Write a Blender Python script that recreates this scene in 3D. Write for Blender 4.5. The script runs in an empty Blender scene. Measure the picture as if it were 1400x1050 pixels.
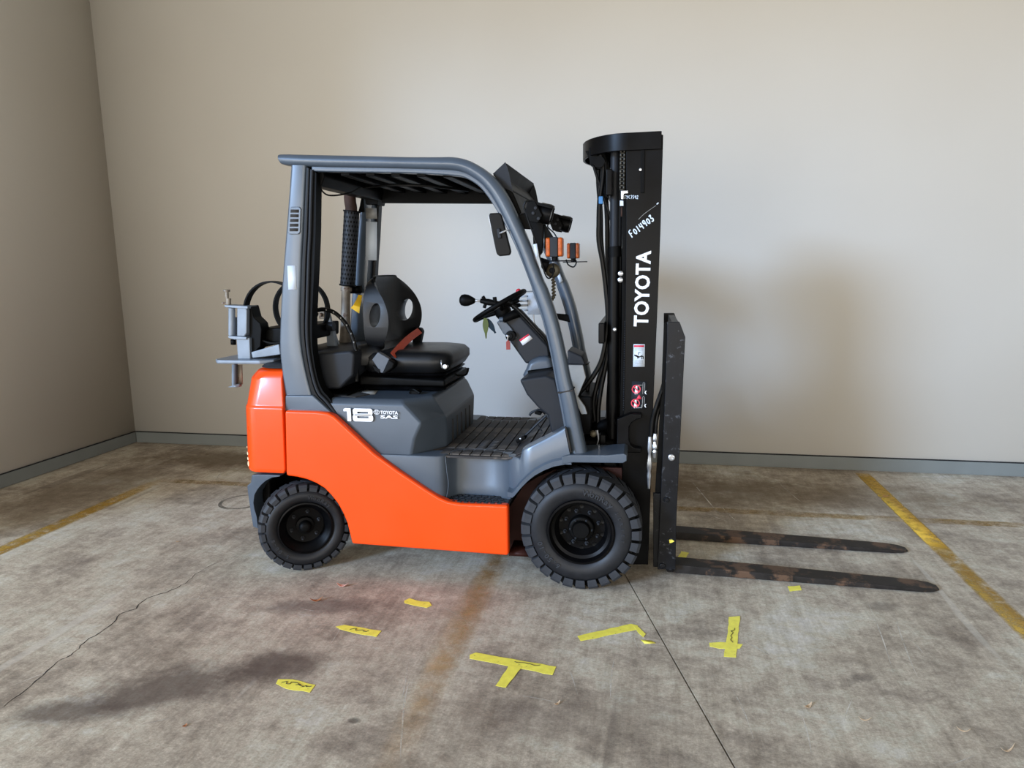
import bpy, bmesh, math, random
from mathutils import Vector, Matrix
random.seed(7)
PI = math.pi
scene = bpy.context.scene
C = scene.collection

# ---------------------------------------------------------------- camera
cam_data = bpy.data.cameras.new('camera')
cam_data.sensor_width = 36.0
cam_data.lens = 24.453
cam_data.clip_end = 100
cam = bpy.data.objects.new('camera', cam_data)
C.objects.link(cam)
_r, _u, _b = [Vector(v) for v in [[0.98234, 0.18652, -0.01473], [-0.01643, 0.16439, 0.98626], [0.18638, -0.9686, 0.16455]]]
cam.matrix_world = Matrix(((_r.x, _u.x, _b.x, (0.284, -3.1094, 1.5156)[0]), (_r.y, _u.y, _b.y, (0.284, -3.1094, 1.5156)[1]), (_r.z, _u.z, _b.z, (0.284, -3.1094, 1.5156)[2]), (0, 0, 0, 1)))
scene.camera = cam

# ---------------------------------------------------------------- world, lights, exposure
world = bpy.data.worlds.new('world')
scene.world = world
world.use_nodes = True
wbg = world.node_tree.nodes['Background']
wbg.inputs[0].default_value = (1.0, 0.94, 0.84, 1)
wbg.inputs[1].default_value = 0.385

def area(name, loc, target, sx, sy, power, color):
    l = bpy.data.lights.new(name, 'AREA')
    l.shape = 'RECTANGLE'; l.size = sx; l.size_y = sy; l.energy = power; l.color = color
    o = bpy.data.objects.new(name, l)
    C.objects.link(o)
    o.location = loc
    d = Vector(target) - Vector(loc)
    o.rotation_euler = d.to_track_quat('-Z', 'Y').to_euler()
    return o
# daylight: low light slanting in through the roller door in the left wall, and the open front of the shed behind the camera
sun_data = bpy.data.lights.new('door_daylight', 'SUN')
sun_data.energy = 4.0; sun_data.angle = math.radians(13); sun_data.color = (0.44, 0.65, 1.0)
sun = bpy.data.objects.new('door_daylight', sun_data)
C.objects.link(sun)
sun.rotation_euler = Vector((1.5, 1.78, -0.70)).to_track_quat('-Z', 'Y').to_euler()
area('shed_front_daylight', (-0.6, -9.0, 1.3), (-0.6, 1.0, 0.9), 12.0, 2.6, 560, (1.0, 0.94, 0.85))
area('left_wall_fill', (9.5, -9.0, 1.8), (-4.0, 1.2, 0.8), 4.0, 3.0, 200, (0.88, 0.95, 1.0))  # added fill from the right to lift the left wall, no door known there
area('left_door_daylight', (-4.40, -3.9, 1.35), (0.0, -3.0, 1.0), 5.6, 2.6, 150, (0.85, 0.93, 1.0))

scene.view_settings.view_transform = 'Standard'
scene.view_settings.look = 'None'
scene.view_settings.gamma = 1.0
scene.view_settings.use_curve_mapping = False
scene.view_settings.exposure = 0.0

# ---------------------------------------------------------------- helpers
WLOC = {}          # world location of every parent
MATS = {}

def hexc(h):
    h = h.lstrip('#')
    out = []
    for i in (0, 2, 4):
        c = int(h[i:i + 2], 16) / 255
        out.append(c / 12.92 if c <= 0.04045 else ((c + 0.055) / 1.055) ** 2.4)
    return (out[0], out[1], out[2], 1)

def mat(name, col, rough=0.5, metal=0.0, var=0.06, scale=12, bump=0.0, bscale=200, coat=0.0, rvar=0.08, spec=0.5, wear=None):
    m = bpy.data.materials.new(name)
    m.use_nodes = True
    nt = m.node_tree; N = nt.nodes; L = nt.links
    b = N['Principled BSDF']
    b.inputs['Metallic'].default_value = metal
    b.inputs['Specular IOR Level'].default_value = spec
    if coat:
        b.inputs['Coat Weight'].default_value = coat
        b.inputs['Coat Roughness'].default_value = 0.12
    c = hexc(col)
    tc = N.new('ShaderNodeTexCoord')
    nz = N.new('ShaderNodeTexNoise'); nz.inputs['Scale'].default_value = scale; nz.inputs['Detail'].default_value = 5
    L.new(tc.outputs['Object'], nz.inputs['Vector'])
    rp = N.new('ShaderNodeValToRGB')
    lo = tuple(x * (1 - var * 2) for x in c[:3]) + (1,)
    hi = tuple(min(1, x * (1 + var * 2) + var * 0.01) for x in c[:3]) + (1,)
    rp.color_ramp.elements[0].position = 0.3; rp.color_ramp.elements[0].color = lo
    rp.color_ramp.elements[1].position = 0.7; rp.color_ramp.elements[1].color = hi
    L.new(nz.outputs['Fac'], rp.inputs['Fac'])
    colout = rp.outputs['Color']
    if wear:
        wc, amt, wscale = wear
        wn = N.new('ShaderNodeTexNoise'); wn.inputs['Scale'].default_value = wscale; wn.inputs['Detail'].default_value = 8; wn.inputs['Roughness'].default_value = 0.7
        L.new(tc.outputs['Object'], wn.inputs['Vector'])
        wr = N.new('ShaderNodeValToRGB')
        wr.color_ramp.elements[0].position = 1 - amt - 0.06; wr.color_ramp.elements[0].color = (0, 0, 0, 1)
        wr.color_ramp.elements[1].position = 1 - amt; wr.color_ramp.elements[1].color = (1, 1, 1, 1)
        L.new(wn.outputs['Fac'], wr.inputs['Fac'])
        mx = N.new('ShaderNodeMixRGB')
        L.new(wr.outputs['Color'], mx.inputs['Fac']); L.new(colout, mx.inputs['Color1']); mx.inputs['Color2'].default_value = hexc(wc)
        colout = mx.outputs['Color']
    L.new(colout, b.inputs['Base Color'])
    mr = N.new('ShaderNodeMapRange')
    mr.inputs['To Min'].default_value = max(0.02, rough - rvar); mr.inputs['To Max'].default_value = min(1, rough + rvar)
    L.new(nz.outputs['Fac'], mr.inputs['Value']); L.new(mr.outputs['Result'], b.inputs['Roughness'])
    if bump:
        n2 = N.new('ShaderNodeTexNoise'); n2.inputs['Scale'].default_value = bscale; n2.inputs['Detail'].default_value = 3
        L.new(tc.outputs['Object'], n2.inputs['Vector'])
        bp = N.new('ShaderNodeBump'); bp.inputs['Strength'].default_value = bump; bp.inputs['Distance'].default_value = 0.002
        L.new(n2.outputs['Fac'], bp.inputs['Height']); L.new(bp.outputs['Normal'], b.inputs['Normal'])
    MATS[name] = m
    return m

mat('orange_paint', '#E8470A', 0.30, 0, 0.02, 3, 0, coat=0.3, spec=0.3)
mat('steel_blue', '#444E59', 0.33, 0.1, 0.05, 6, 0.02, 400, coat=0.25)
mat('plastic_grey', '#414952', 0.38, 0, 0.05, 5, 0.05, 500, spec=0.4)
mat('plastic_dark', '#202226', 0.5, 0, 0.05, 8, 0.08, 500, spec=0.2)
mat('black_paint', '#040405', 0.34, 0, 0.2, 9, 0.02, 300, spec=0.10)
mat('black_satin', '#030303', 0.5, 0, 0.2, 10, 0.03, 300, spec=0.08)
mat('carriage_black', '#0F1013', 0.42, 0.0, 0.12, 14, 0.04, 150, spec=0.2, wear=('#45474B', 0.35, 35))
mat('fork_steel', '#221E1B', 0.55, 0.1, 0.2, 20, 0.1, 120, spec=0.25, wear=('#5A4434', 0.42, 7))
mat('rubber', '#17181B', 0.5, 0, 0.1, 20, 0.08, 250, spec=0.3)
mat('rubber_dusty', '#2A2C30', 0.6, 0, 0.12, 15, 0.1, 250, spec=0.3)
mat('hose_rubber', '#040404', 0.4, 0, 0.15, 30, 0.03, 300, spec=0.18)
mat('vinyl', '#0C0D0F', 0.38, 0, 0.1, 10, 0.03, 600, spec=0.3)
mat('mat_rubber', '#343130', 0.7, 0, 0.15, 8, 0.15, 200, spec=0.25, wear=('#5A534C', 0.42, 5))
mat('bracket_silver', '#737C86', 0.42, 0.1, 0.08, 12, 0.04, 200)
mat('steel_bright', '#B9BABC', 0.32, 0.85, 0.1, 30)
mat('exhaust_metal', '#7D7468', 0.55, 0.3, 0.2, 14, 0.1, 100, wear=('#5E4534', 0.38, 12))
mat('exhaust_rust', '#3B2A23', 0.75, 0.1, 0.2, 20, 0.1, 150, spec=0.2)
mat('amber', '#A84A06', 0.3, 0, 0.15, 60, 0.3, 220, spec=0.3)
mat('lens_yellow', '#F5B50A', 0.3)
mat('white_vinyl', '#DCDDDF', 0.45, 0, 0.02)
mat('label_white', '#C3CCD6', 0.5, 0, 0.03)
mat('label_grey', '#84837F', 0.5, 0, 0.05)
mat('marker_white', '#D6E2F2', 0.6, 0, 0.1, 80)
mat('red', '#C6202E', 0.4)
mat('label_red', '#D23348', 0.5)
mat('belt_orange', '#A83A1C', 0.7, 0, 0.1, 60, 0.2, 600)
mat('belt_grey', '#484C52', 0.55, 0, 0.06, 20)
mat('tag_yellow', '#E9B212', 0.5, 0, 0.1)
mat('tag_green', '#414D14', 0.6, 0, 0.15)
mat('tag_teal', '#0A1E2A', 0.6, 0, 0.15, spec=0.2)
mat('tag_red', '#7E251C', 0.55)
mat('paper_clear', '#B9BEC4', 0.25, 0, 0.04)
mat('mirror_back', '#030303', 0.4, spec=0.15)
mat('chrome_edge', '#D9DCE0', 0.2, 0.6)
mat('blue_clip', '#356F9E', 0.5)
mat('chain_steel', '#4A4740', 0.45, 0.5, 0.25, 60)
mat('brass', '#4A4332', 0.5, 0.3, 0.2, 30)
mat('skirting', '#6C706D', 0.45, 0, 0.03, 5)
mat('skirting_gap', '#1A1A1A', 0.9)
mat('tape_yellow', '#F8EC5E', 0.5, 0, 0.05, 30, wear=('#9A9148', 0.33, 45))
mat('leaf_pink', '#D9A896', 0.7, 0, 0.12)
mat('leaf_brown', '#A06A45', 0.7, 0, 0.15)
mat('twig_pale', '#BBA283', 0.7, 0, 0.15)
mat('paint_chip', '#E9C9A0', 0.6)
mat('crack_dark', '#2A2622', 0.9)
mat('plate_shadow', '#2C120C', 0.6, 0, 0.1, 8, spec=0.2)  # frame paint in the wheel well, its shade put into the colour

def set_props(o, label=None, category=None, group=None, kind=None):
    if label: o['label'] = label
    if category: o['category'] = category
    if group: o['group'] = group
    if kind: o['kind'] = kind
    return o

def finish(name, bm, material, parent=None, local=False, bevel=0, seg=2, sharp=35, origin=None):
    bmesh.ops.recalc_face_normals(bm, faces=bm.faces)
    if origin is None:
        xs = [v.co for v in bm.verts]
        c = Vector([(min(v[i] for v in xs) + max(v[i] for v in xs)) / 2 for i in range(3)])
    else:
        c = Vector(origin)
    for v in bm.verts:
        v.co -= c
    lim = math.radians(sharp)
    for e in bm.edges:
        if len(e.link_faces) == 2 and e.calc_face_angle(0) > lim:
            e.smooth = False
    me = bpy.data.meshes.new(name)
    bm.to_mesh(me); bm.free()
    for p in me.polygons:
        p.use_smooth = True
    me.materials.append(MATS[material])
    o = bpy.data.objects.new(name, me)
    C.objects.link(o)
    if parent is not None:
        o.parent = parent
        o.location = c if local else c - WLOC.get(parent, Vector())
    else:
        o.location = c
    WLOC[o] = c if (parent is None or not local) else WLOC.get(parent, Vector()) + c
    if bevel:
        md = o.modifiers.new('bevel', 'BEVEL')
        md.width = bevel; md.segments = seg; md.limit_method = 'ANGLE'; md.angle_limit = math.radians(28)
        md.harden_normals = False
        for e in me.edges:
            e.use_edge_sharp = False
        wn = o.modifiers.new('weighted', 'WEIGHTED_NORMAL'); wn.keep_sharp = True
    return o

def catmull(pts, n=8):
    P = [Vector(p) for p in pts]
    if len(P) < 3:
        return P
    out = []
    for i in range(len(P) - 1):
        p0 = P[i - 1] if i else P[0] * 2 - P[1]
        p1, p2 = P[i], P[i + 1]
        p3 = P[i + 2] if i + 2 < len(P) else P[-1] * 2 - P[-2]
        for k in range(n):
            t = k / n
            out.append(0.5 * ((2 * p1) + (p2 - p0) * t + (2 * p0 - 5 * p1 + 4 * p2 - p3) * t * t + (3 * p1 - p0 - 3 * p2 + p3) * t ** 3))
    out.append(P[-1])
    return out

def cm2(pts, n=6):
    return [(v.x, v.y) for v in catmull([(a, b, 0) for a, b in pts], n)]

class MB:
    def __init__(s):
        s.bm = bmesh.new()
    def poly(s, vs, faces):
        bv = [s.bm.verts.new(v) for v in vs]
        for f in faces:
            try: s.bm.faces.new([bv[i] for i in f])
            except ValueError: pass
        return bv
    def box(s, c, d, rot=(0, 0, 0)):
        from mathutils import Euler
        R = Euler(rot).to_matrix()
        vs = []
        for z in (-1, 1):
            for y in (-1, 1):
                for x in (-1, 1):
                    vs.append(R @ Vector((x * d[0] / 2, y * d[1] / 2, z * d[2] / 2)) + Vector(c))
        s.poly(vs, [(0, 1, 3, 2), (4, 5, 7, 6), (0, 1, 5, 4), (2, 3, 7, 6), (0, 2, 6, 4), (1, 3, 7, 5)])
        return s
    def prism(s, pts, y0, y1):            # outline in x,z pushed along y
        n = len(pts)
        vs = [(x, y0, z) for x, z in pts] + [(x, y1, z) for x, z in pts]
        s.poly(vs, [tuple(range(n)), tuple(range(2 * n - 1, n - 1, -1))] + [(i, (i + 1) % n, n + (i + 1) % n, n + i) for i in range(n)])
        return s
    def slab(s, pts, z0, z1):             # outline in x,y pushed along z
        n = len(pts)
        vs = [(x, y, z0) for x, y in pts] + [(x, y, z1) for x, y in pts]
        s.poly(vs, [tuple(range(n)), tuple(range(2 * n - 1, n - 1, -1))] + [(i, (i + 1) % n, n + (i + 1) % n, n + i) for i in range(n)])
        return s
    def band(s, a, b, y0, y1):            # strip between two matching x,z curves
        n = len(a)
        vs = []
        for (p, q) in zip(a, b):
            vs += [(p[0], y0, p[1]), (q[0], y0, q[1]), (q[0], y1, q[1]), (p[0], y1, p[1])]
        fs = [(0, 1, 2, 3), tuple(4 * (n - 1) + k for k in (3, 2, 1, 0))]
        for i in range(n - 1):
            for k in range(4):
                fs.append((4 * i + k, 4 * i + (k + 1) % 4, 4 * i + 4 + (k + 1) % 4, 4 * i + 4 + k))
        s.poly(vs, fs)
        return s
    def rband(s, a, b, y0, y1, r, m=4):    # strip between two x,z curves with a rounded-rectangle section
        rings = []
        for (p, q) in zip(a, b):
            L_ = math.hypot(q[0] - p[0], q[1] - p[1]); ux, uz = (q[0] - p[0]) / L_, (q[1] - p[1]) / L_
            W_ = abs(y1 - y0); ya = min(y0, y1); rr = min(r, L_ * 0.49, W_ * 0.49); ring = []
            for cs, cyy, a0 in ((L_ - rr, W_ - rr, 0), (rr, W_ - rr, 90), (rr, rr, 180), (L_ - rr, rr, 270)):
                for k in range(m + 1):
                    t = math.radians(a0 + 90 * k / m)
                    sv, yv = cs + rr * math.cos(t), cyy + rr * math.sin(t)
                    ring.append((p[0] + ux * sv, ya + yv, p[1] + uz * sv))
            rings.append(ring)
        return s.loft(rings)
    def loft(s, rings, cap=True, closed=True):
        n = len(rings[0]); vs = [v for r in rings for v in r]
        fs = []
        for j in range(len(rings) - 1):
            for i in range(n if closed else n - 1):
                a, b = j * n + i, j * n + (i + 1) % n
                fs.append((a, b, b + n, a + n))
        if cap:
            fs.append(tuple(range(n))); fs.append(tuple(range(len(vs) - 1, len(vs) - n - 1, -1)))
        s.poly(vs, fs)
        return s
    def tube(s, pts, r, res=10, smooth=True, n=7):
        P = catmull(pts, n) if smooth else [Vector(p) for p in pts]
        rr = r if isinstance(r, (list, tuple)) else None
        T = []
        for i in range(len(P)):
            a = P[max(0, i - 1)]; b = P[min(len(P) - 1, i + 1)]
            T.append((b - a).normalized())
        up = Vector((0, 1, 0)) if abs(T[0].y) < 0.9 else Vector((1, 0, 0))
        nrm = T[0].cross(up).normalized()
        rings = []
        for i, p in enumerate(P):
            nrm = (nrm - T[i] * nrm.dot(T[i])).normalized()
            bn = T[i].cross(nrm)
            if rr:
                f = i / (len(P) - 1) * (len(rr) - 1); k = min(int(f), len(rr) - 2); q = rr[k] + (rr[k + 1] - rr[k]) * (f - k)
            else: q = r
            rings.append([p + (nrm * math.cos(2 * PI * j / res) + bn * math.sin(2 * PI * j / res)) * q for j in range(res)])
        s.loft(rings)
        return s
    def lathe(s, prof, c, axis='Y', seg=40, a0=0, a1=2 * PI, cap=True):
        full = abs(a1 - a0 - 2 * PI) < 1e-6
        m = seg if full else seg + 1
        rings = []
        for r, h in prof:
            ring = []
            for k in range(m):
                a = a0 + (a1 - a0) * k / seg
                u, v = r * math.cos(a), r * math.sin(a)
                if axis == 'Y': q = (u, h, v)
                elif axis == 'Z': q = (u, v, h)
                else: q = (h, u, v)
                ring.append(Vector(q) + Vector(c))
            rings.append(ring)
        n = m; vs = [v for r in rings for v in r]; fs = []
        for j in range(len(rings) - 1):
            for i in range(n if full else n - 1):
                a, b = j * n + i, j * n + (i + 1) % n
                fs.append((a, b, b + n, a + n))
        if cap and full and prof[0][0] > 1e-6 and prof[0] != prof[-1]: fs.append(tuple(range(n)))
        if cap and full and prof[-1][0] > 1e-6 and prof[0] != prof[-1]: fs.append(tuple(range(len(vs) - 1, len(vs) - n - 1, -1)))
        s.poly(vs, fs)
        bmesh.ops.remove_doubles(s.bm, verts=s.bm.verts, dist=1e-6)
        return s
    def xform(s, M):
        bmesh.ops.transform(s.bm, matrix=M, verts=s.bm.verts)
        return s
    def build(s, name, material, parent=None, **k):
        return finish(name, s.bm, material, parent, **k)

def mirror_y(pts, c=0.52):
    return [(x, 2 * c - y, z) for x, y, z in pts]

def text_bm(body, size, bold=0.0, extrude=0.0008, sx=1.0, space=1.0, align='CENTER', shear=0.0):
    cu = bpy.data.curves.new('t', 'FONT')
    cu.body = body; cu.size = size; cu.offset = bold * size; cu.extrude = extrude
    cu.align_x = align; cu.align_y = 'CENTER'; cu.space_character = space; cu.shear = shear
    cu.resolution_u = 3
    o = bpy.data.objects.new('t', cu)
    C.objects.link(o)
    me = bpy.data.meshes.new_from_object(o.evaluated_get(bpy.context.evaluated_depsgraph_get()))
    bpy.data.objects.remove(o); bpy.data.curves.remove(cu)
    bm = bmesh.new(); bm.from_mesh(me); bpy.data.meshes.remove(me)
    for v in bm.verts: v.co.x *= sx
    return bm

def fit_text(bm, w, h):                       # scale lettering to the given width and height, centred
    xs = [v.co.x for v in bm.verts]; ys = [v.co.y for v in bm.verts]
    cx, cy = (min(xs) + max(xs)) / 2, (min(ys) + max(ys)) / 2
    kx = w / (max(xs) - min(xs)); ky = h / (max(ys) - min(ys))
    for v in bm.verts:
        v.co.x = (v.co.x - cx) * kx; v.co.y = (v.co.y - cy) * ky
    return bm

def frame(xa, ya, o):                          # matrix from two axes and an origin
    xa = Vector(xa).normalized(); ya = Vector(ya); za = xa.cross(ya).normalized(); ya = za.cross(xa)
    return Matrix(((xa.x, ya.x, za.x, o[0]), (xa.y, ya.y, za.y, o[1]), (xa.z, ya.z, za.z, o[2]), (0, 0, 0, 1)))

def lettering(name, body, M, w, h, material, parent, bold=0.02, **k):
    bm = fit_text(text_bm(body, 1.0, bold, 0.0, **k), w, h)
    r = bmesh.ops.extrude_face_region(bm, geom=bm.faces[:])
    bmesh.ops.translate(bm, verts=[e for e in r['geom'] if isinstance(e, bmesh.types.BMVert)], vec=(0, 0, 0.001))
    bmesh.ops.transform(bm, matrix=M, verts=bm.verts)
    return finish(name, bm, material, parent)

def empty(name, loc):
    o = bpy.data.objects.new(name, None); C.objects.link(o); o.location = loc; WLOC[o] = Vector(loc); o.empty_display_size = 0.2
    return o

# ---------------------------------------------------------------- setting: floor, walls, skirting
def wall_material():
    m = bpy.data.materials.new('painted_wall'); m.use_nodes = True
    nt = m.node_tree; N = nt.nodes; L = nt.links; b = N['Principled BSDF']
    tc = N.new('ShaderNodeTexCoord')
    n1 = N.new('ShaderNodeTexNoise'); n1.inputs['Scale'].default_value = 0.6; n1.inputs['Detail'].default_value = 3
    L.new(tc.outputs['Object'], n1.inputs['Vector'])
    r1 = N.new('ShaderNodeValToRGB')
    r1.color_ramp.elements[0].color = hexc('#CFC9BE'); r1.color_ramp.elements[0].position = 0.3
    r1.color_ramp.elements[1].color = hexc('#D4CFC5'); r1.color_ramp.elements[1].position = 0.7
    L.new(n1.outputs['Fac'], r1.inputs['Fac']); L.new(r1.outputs['Color'], b.inputs['Base Color'])
    n2 = N.new('ShaderNodeTexNoise'); n2.inputs['Scale'].default_value = 90; n2.inputs['Detail'].default_value = 2
    L.new(tc.outputs['Object'], n2.inputs['Vector'])
    bp = N.new('ShaderNodeBump'); bp.inputs['Strength'].default_value = 0.06; bp.inputs['Distance'].default_value = 0.003
    L.new(n2.outputs['Fac'], bp.inputs['Height']); L.new(bp.outputs['Normal'], b.inputs['Normal'])
    b.inputs['Roughness'].default_value = 0.75; b.inputs['Specular IOR Level'].default_value = 0.25
    MATS['painted_wall'] = m
wall_material()

def concrete_material():
    m = bpy.data.materials.new('concrete'); m.use_nodes = True
    nt = m.node_tree; N = nt.nodes; L = nt.links; b = N['Principled BSDF']
    tc = N.new('ShaderNodeTexCoord')
    geo = N.new('ShaderNodeNewGeometry')
    POS = geo.outputs['Position']
    def noise(scale, detail=6, rough=0.6, stretch=None, rot=0):
        v = POS
        if stretch:
            mp = N.new('ShaderNodeMapping'); mp.inputs['Scale'].default_value = stretch; mp.inputs['Rotation'].default_value = (0, 0, rot)
            L.new(POS, mp.inputs['Vector']); v = mp.outputs['Vector']
        n = N.new('ShaderNodeTexNoise'); n.inputs['Scale'].default_value = scale; n.inputs['Detail'].default_value = detail; n.inputs['Roughness'].default_value = rough
        L.new(v, n.inputs['Vector']); return n.outputs['Fac']
    def ramp(src, p0, p1, c0=(0, 0, 0, 1), c1=(1, 1, 1, 1)):
        r = N.new('ShaderNodeValToRGB'); e = r.color_ramp.elements
        e[0].position = p0; e[0].color = c0; e[1].position = p1; e[1].color = c1
        L.new(src, r.inputs['Fac']); return r.outputs['Color']
    def math_(op, a, b_=None, clamp=False):
        n = N.new('ShaderNodeMath'); n.operation = op; n.use_clamp = clamp
        for i, q in enumerate((a, b_)):
            if q is None: continue
            if isinstance(q, (int, float)): n.inputs[i].default_value = q
            else: L.new(q, n.inputs[i])
        return n.outputs[0]
    def mix(fac, a, c, blend='MIX'):
        x = N.new('ShaderNodeMixRGB'); x.blend_type = blend
        if isinstance(fac, (int, float)): x.inputs['Fac'].default_value = fac
        else: L.new(fac, x.inputs['Fac'])
        L.new(a, x.inputs['Color1'])
        if isinstance(c, tuple): x.inputs['Color2'].default_value = c
        else: L.new(c, x.inputs['Color2'])
        return x.outputs['Color']
    base = ramp(noise(1.5, 10, 0.68), 0.34, 0.66, hexc('#8C8275'), hexc('#D6CDBC'))
    blot = ramp(noise(2.3, 9, 0.72, (1.0, 1.3, 1), 0.5), 0.50, 0.66)
    col = mix(math_('MULTIPLY', blot, 0.55), base, hexc('#6A6059'))
    pale = ramp(noise(3.6, 9, 0.74, (1, 1.4, 1), -0.4), 0.52, 0.72)
    col = mix(math_('MULTIPLY', pale, 0.45), col, hexc('#C2BBAC'))
    brush = noise(13, 10, 0.8, (0.8, 1.25, 1), 0.6)
    col = mix(0.62, col, ramp(brush, 0.30, 0.70, (0.25, 0.24, 0.23, 1), (0.85, 0.84, 0.82, 1)), 'OVERLAY')
    fine = noise(95, 9, 0.85, (0.8, 1.2, 1), 2.2)
    col = mix(0.62, col, ramp(fine, 0.3, 0.7, (0.30, 0.29, 0.28, 1), (1.1, 1.08, 1.05, 1)), 'OVERLAY')
    grit = noise(34, 12, 0.92)
    col = mix(0.55, col, ramp(grit, 0.40, 0.60, (0.52, 0.50, 0.48, 1), (1.0, 1.0, 1.0, 1)), 'MULTIPLY')
    rub = noise(26, 6, 0.8, (1.0, 0.10, 1), 0.9)
    col = mix(0.35, col, ramp(rub, 0.38, 0.60, (0.50, 0.48, 0.45, 1), (1.0, 1.0, 1.0, 1)), 'MULTIPLY')
    rub2 = noise(22, 6, 0.8, (1.0, 0.12, 1), -0.5)
    col = mix(0.35, col, ramp(rub2, 0.38, 0.58, (0.55, 0.53, 0.50, 1), (1.0, 1.0, 1.0, 1)), 'MULTIPLY')
    spk = ramp(noise(120, 2, 0.5), 0.70, 0.76)
    col = mix(math_('MULTIPLY', spk, 0.35), col, hexc('#4E463E'))
    # scuffs: long thin pale scratches
    for rot, sc in ((0.5, 0.9), (-0.35, 1.1), (1.2, 0.8)):
        s_ = ramp(noise(9 * sc, 2, 0.4, (1.0, 0.045, 1), rot), 0.735, 0.76)
        col = mix(math_('MULTIPLY', s_, 0.35), col, hexc('#CFC9BC'))
    for rot, sc in ((0.15, 1.0), (-0.8, 0.7)):
        s_ = ramp(noise(7 * sc, 2, 0.4, (1.0, 0.06, 1), rot), 0.72, 0.75)
        col = mix(math_('MULTIPLY', s_, 0.4), col, hexc('#5C534B'))
    # oil and dirt stains, each an ellipse with a ragged rim
    warp = noise(4.0, 9, 0.72)
    sep = N.new('ShaderNodeSeparateXYZ'); L.new(POS, sep.inputs[0])
    def stain(cx, cy, rx, ry, rot, strength, colr):
        nonlocal col
        dx = math_('SUBTRACT', sep.outputs[0], cx); dy = math_('SUBTRACT', sep.outputs[1], cy)
        ca, sa = math.cos(rot), math.sin(rot)
        u = math_('DIVIDE', math_('ADD', math_('MULTIPLY', dx, ca), math_('MULTIPLY', dy, sa)), rx)
        v = math_('DIVIDE', math_('ADD', math_('MULTIPLY', dx, -sa), math_('MULTIPLY', dy, ca)), ry)
        d = math_('SQRT', math_('ADD', math_('MULTIPLY', u, u), math_('MULTIPLY', v, v)))
        d = math_('ADD', d, math_('MULTIPLY', math_('SUBTRACT', warp, 0.5), 1.7))
        msk = ramp(d, 0.45, 1.15, (1, 1, 1, 1), (0, 0, 0, 1))
        col = mix(math_('MULTIPLY', msk, strength), col, colr)
    for args in STAINS: stain(*args)
    L.new(col, b.inputs['Base Color'])
    rr = ramp(noise(2.2, 5, 0.6), 0.3, 0.7, (0.60, 0.60, 0.60, 1), (0.82, 0.82, 0.82, 1))
    L.new(rr, b.inputs['Roughness'])
    b.inputs['Specular IOR Level'].default_value = 0.22
    bp = N.new('ShaderNodeBump'); bp.inputs['Strength'].default_value = 0.25; bp.inputs['Distance'].default_value = 0.004
    L.new(fine, bp.inputs['Height']); L.new(bp.outputs['Normal'], b.inputs['Normal'])
    MATS['concrete'] = m
STAINS = [
    (-1.42, -1.03, 0.42, 0.16, 0.55, 0.78, hexc('#564A42')),
    (-1.12, -0.84, 0.26, 0.13, 0.35, 0.78, hexc('#564A42')),
    (-1.68, -1.22, 0.22, 0.10, 0.2, 0.72, hexc('#564A42')),
    (-1.15, -0.35, 0.32, 0.10, 0.2, 0.65, hexc('#584C46')),
    (-0.48, -0.35, 0.10, 0.55, 0.0, 0.30, hexc('#9A7E58')),
    (-3.6, 0.9, 0.5, 1.1, 0.0, 0.6, hexc('#5C4C38')),
    (-2.9, 1.9, 1.2, 0.35, 0.05, 0.75, hexc('#58462F')),
    (-0.3, 1.7, 2.0, 0.6, 0.0, 0.70, hexc('#5C4A33')),
    (1.2, 1.6, 1.6, 0.45, 0.0, 0.55, hexc('#64523A')),
    (1.10, -0.55, 0.05, 0.03, 0.2, 0.5, hexc('#5A5049')),
    (1.35, 0.05, 0.10, 0.06, 0.2, 0.5, hexc('#5A5049')),
    (-0.67, -1.10, 0.03, 0.02, 0.0, 0.7, hexc('#3A3530')),
    (0.1, -0.95, 0.5, 0.2, 0.3, 0.25, hexc('#6A5F56')),
]
concrete_material()

DL = -0.0089
CORNER = (-4.2496, 2.3038)
def wl(a, b):                                   # along the back wall, out from the back wall
    ca, sa = math.cos(DL), math.sin(DL)
    return (CORNER[0] + a * ca - b * sa, CORNER[1] + a * sa + b * ca)

# floor with the saw-cut joint as a real groove
J0 = [(0.228,0.122)][0]
J1 = [(0.576,-1.118)][0]
jd = ((J1[0] - J0[0]) / (J1[1] - J0[1]))
def jx(y): return J0[0] + (y - J0[1]) * jd
g = 0.0032
YB, YF = 2.9, -10.0
mb = MB()
vs = [(-6, YF, 0), (jx(YF) - g, YF, 0), (jx(YB) - g, YB, 0), (-6, YB, 0),
      (jx(YF) + g, YF, 0), (8, YF, 0), (8, YB, 0), (jx(YB) + g, YB, 0),
      (jx(YF) - g, YF, -0.02), (jx(YB) - g, YB, -0.02), (jx(YF) + g, YF, -0.02), (jx(YB) + g, YB, -0.02)]
mb.poly(vs, [(0, 1, 2, 3), (4, 5, 6, 7), (1, 8, 9, 2), (8, 10, 11, 9), (10, 4, 7, 11)])
floor = mb.build('floor', 'concrete', origin=(0, 0, 0))
set_props(floor, 'stained grey concrete warehouse floor with a saw-cut joint', None, None, 'structure')

mb = MB(); a, b_, c, d = wl(-0.3, 0), wl(13, 0), wl(13, 0.25), wl(-0.3, 0.25)
mb.slab([a, b_, c, d], 0.0, 7.0)
wall_back = set_props(mb.build('wall_back', 'painted_wall'), 'pale painted warehouse wall behind the forklift', None, None, 'structure')
mb = MB(); mb.slab([wl(0, 0), wl(0, -3.1), wl(-0.25, -3.1), wl(-0.25, 0)], 0.0, 7.0)
wall_left = set_props(mb.build('wall_left', 'painted_wall'), 'shaded painted wall at the left', None, None, 'structure')

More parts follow.
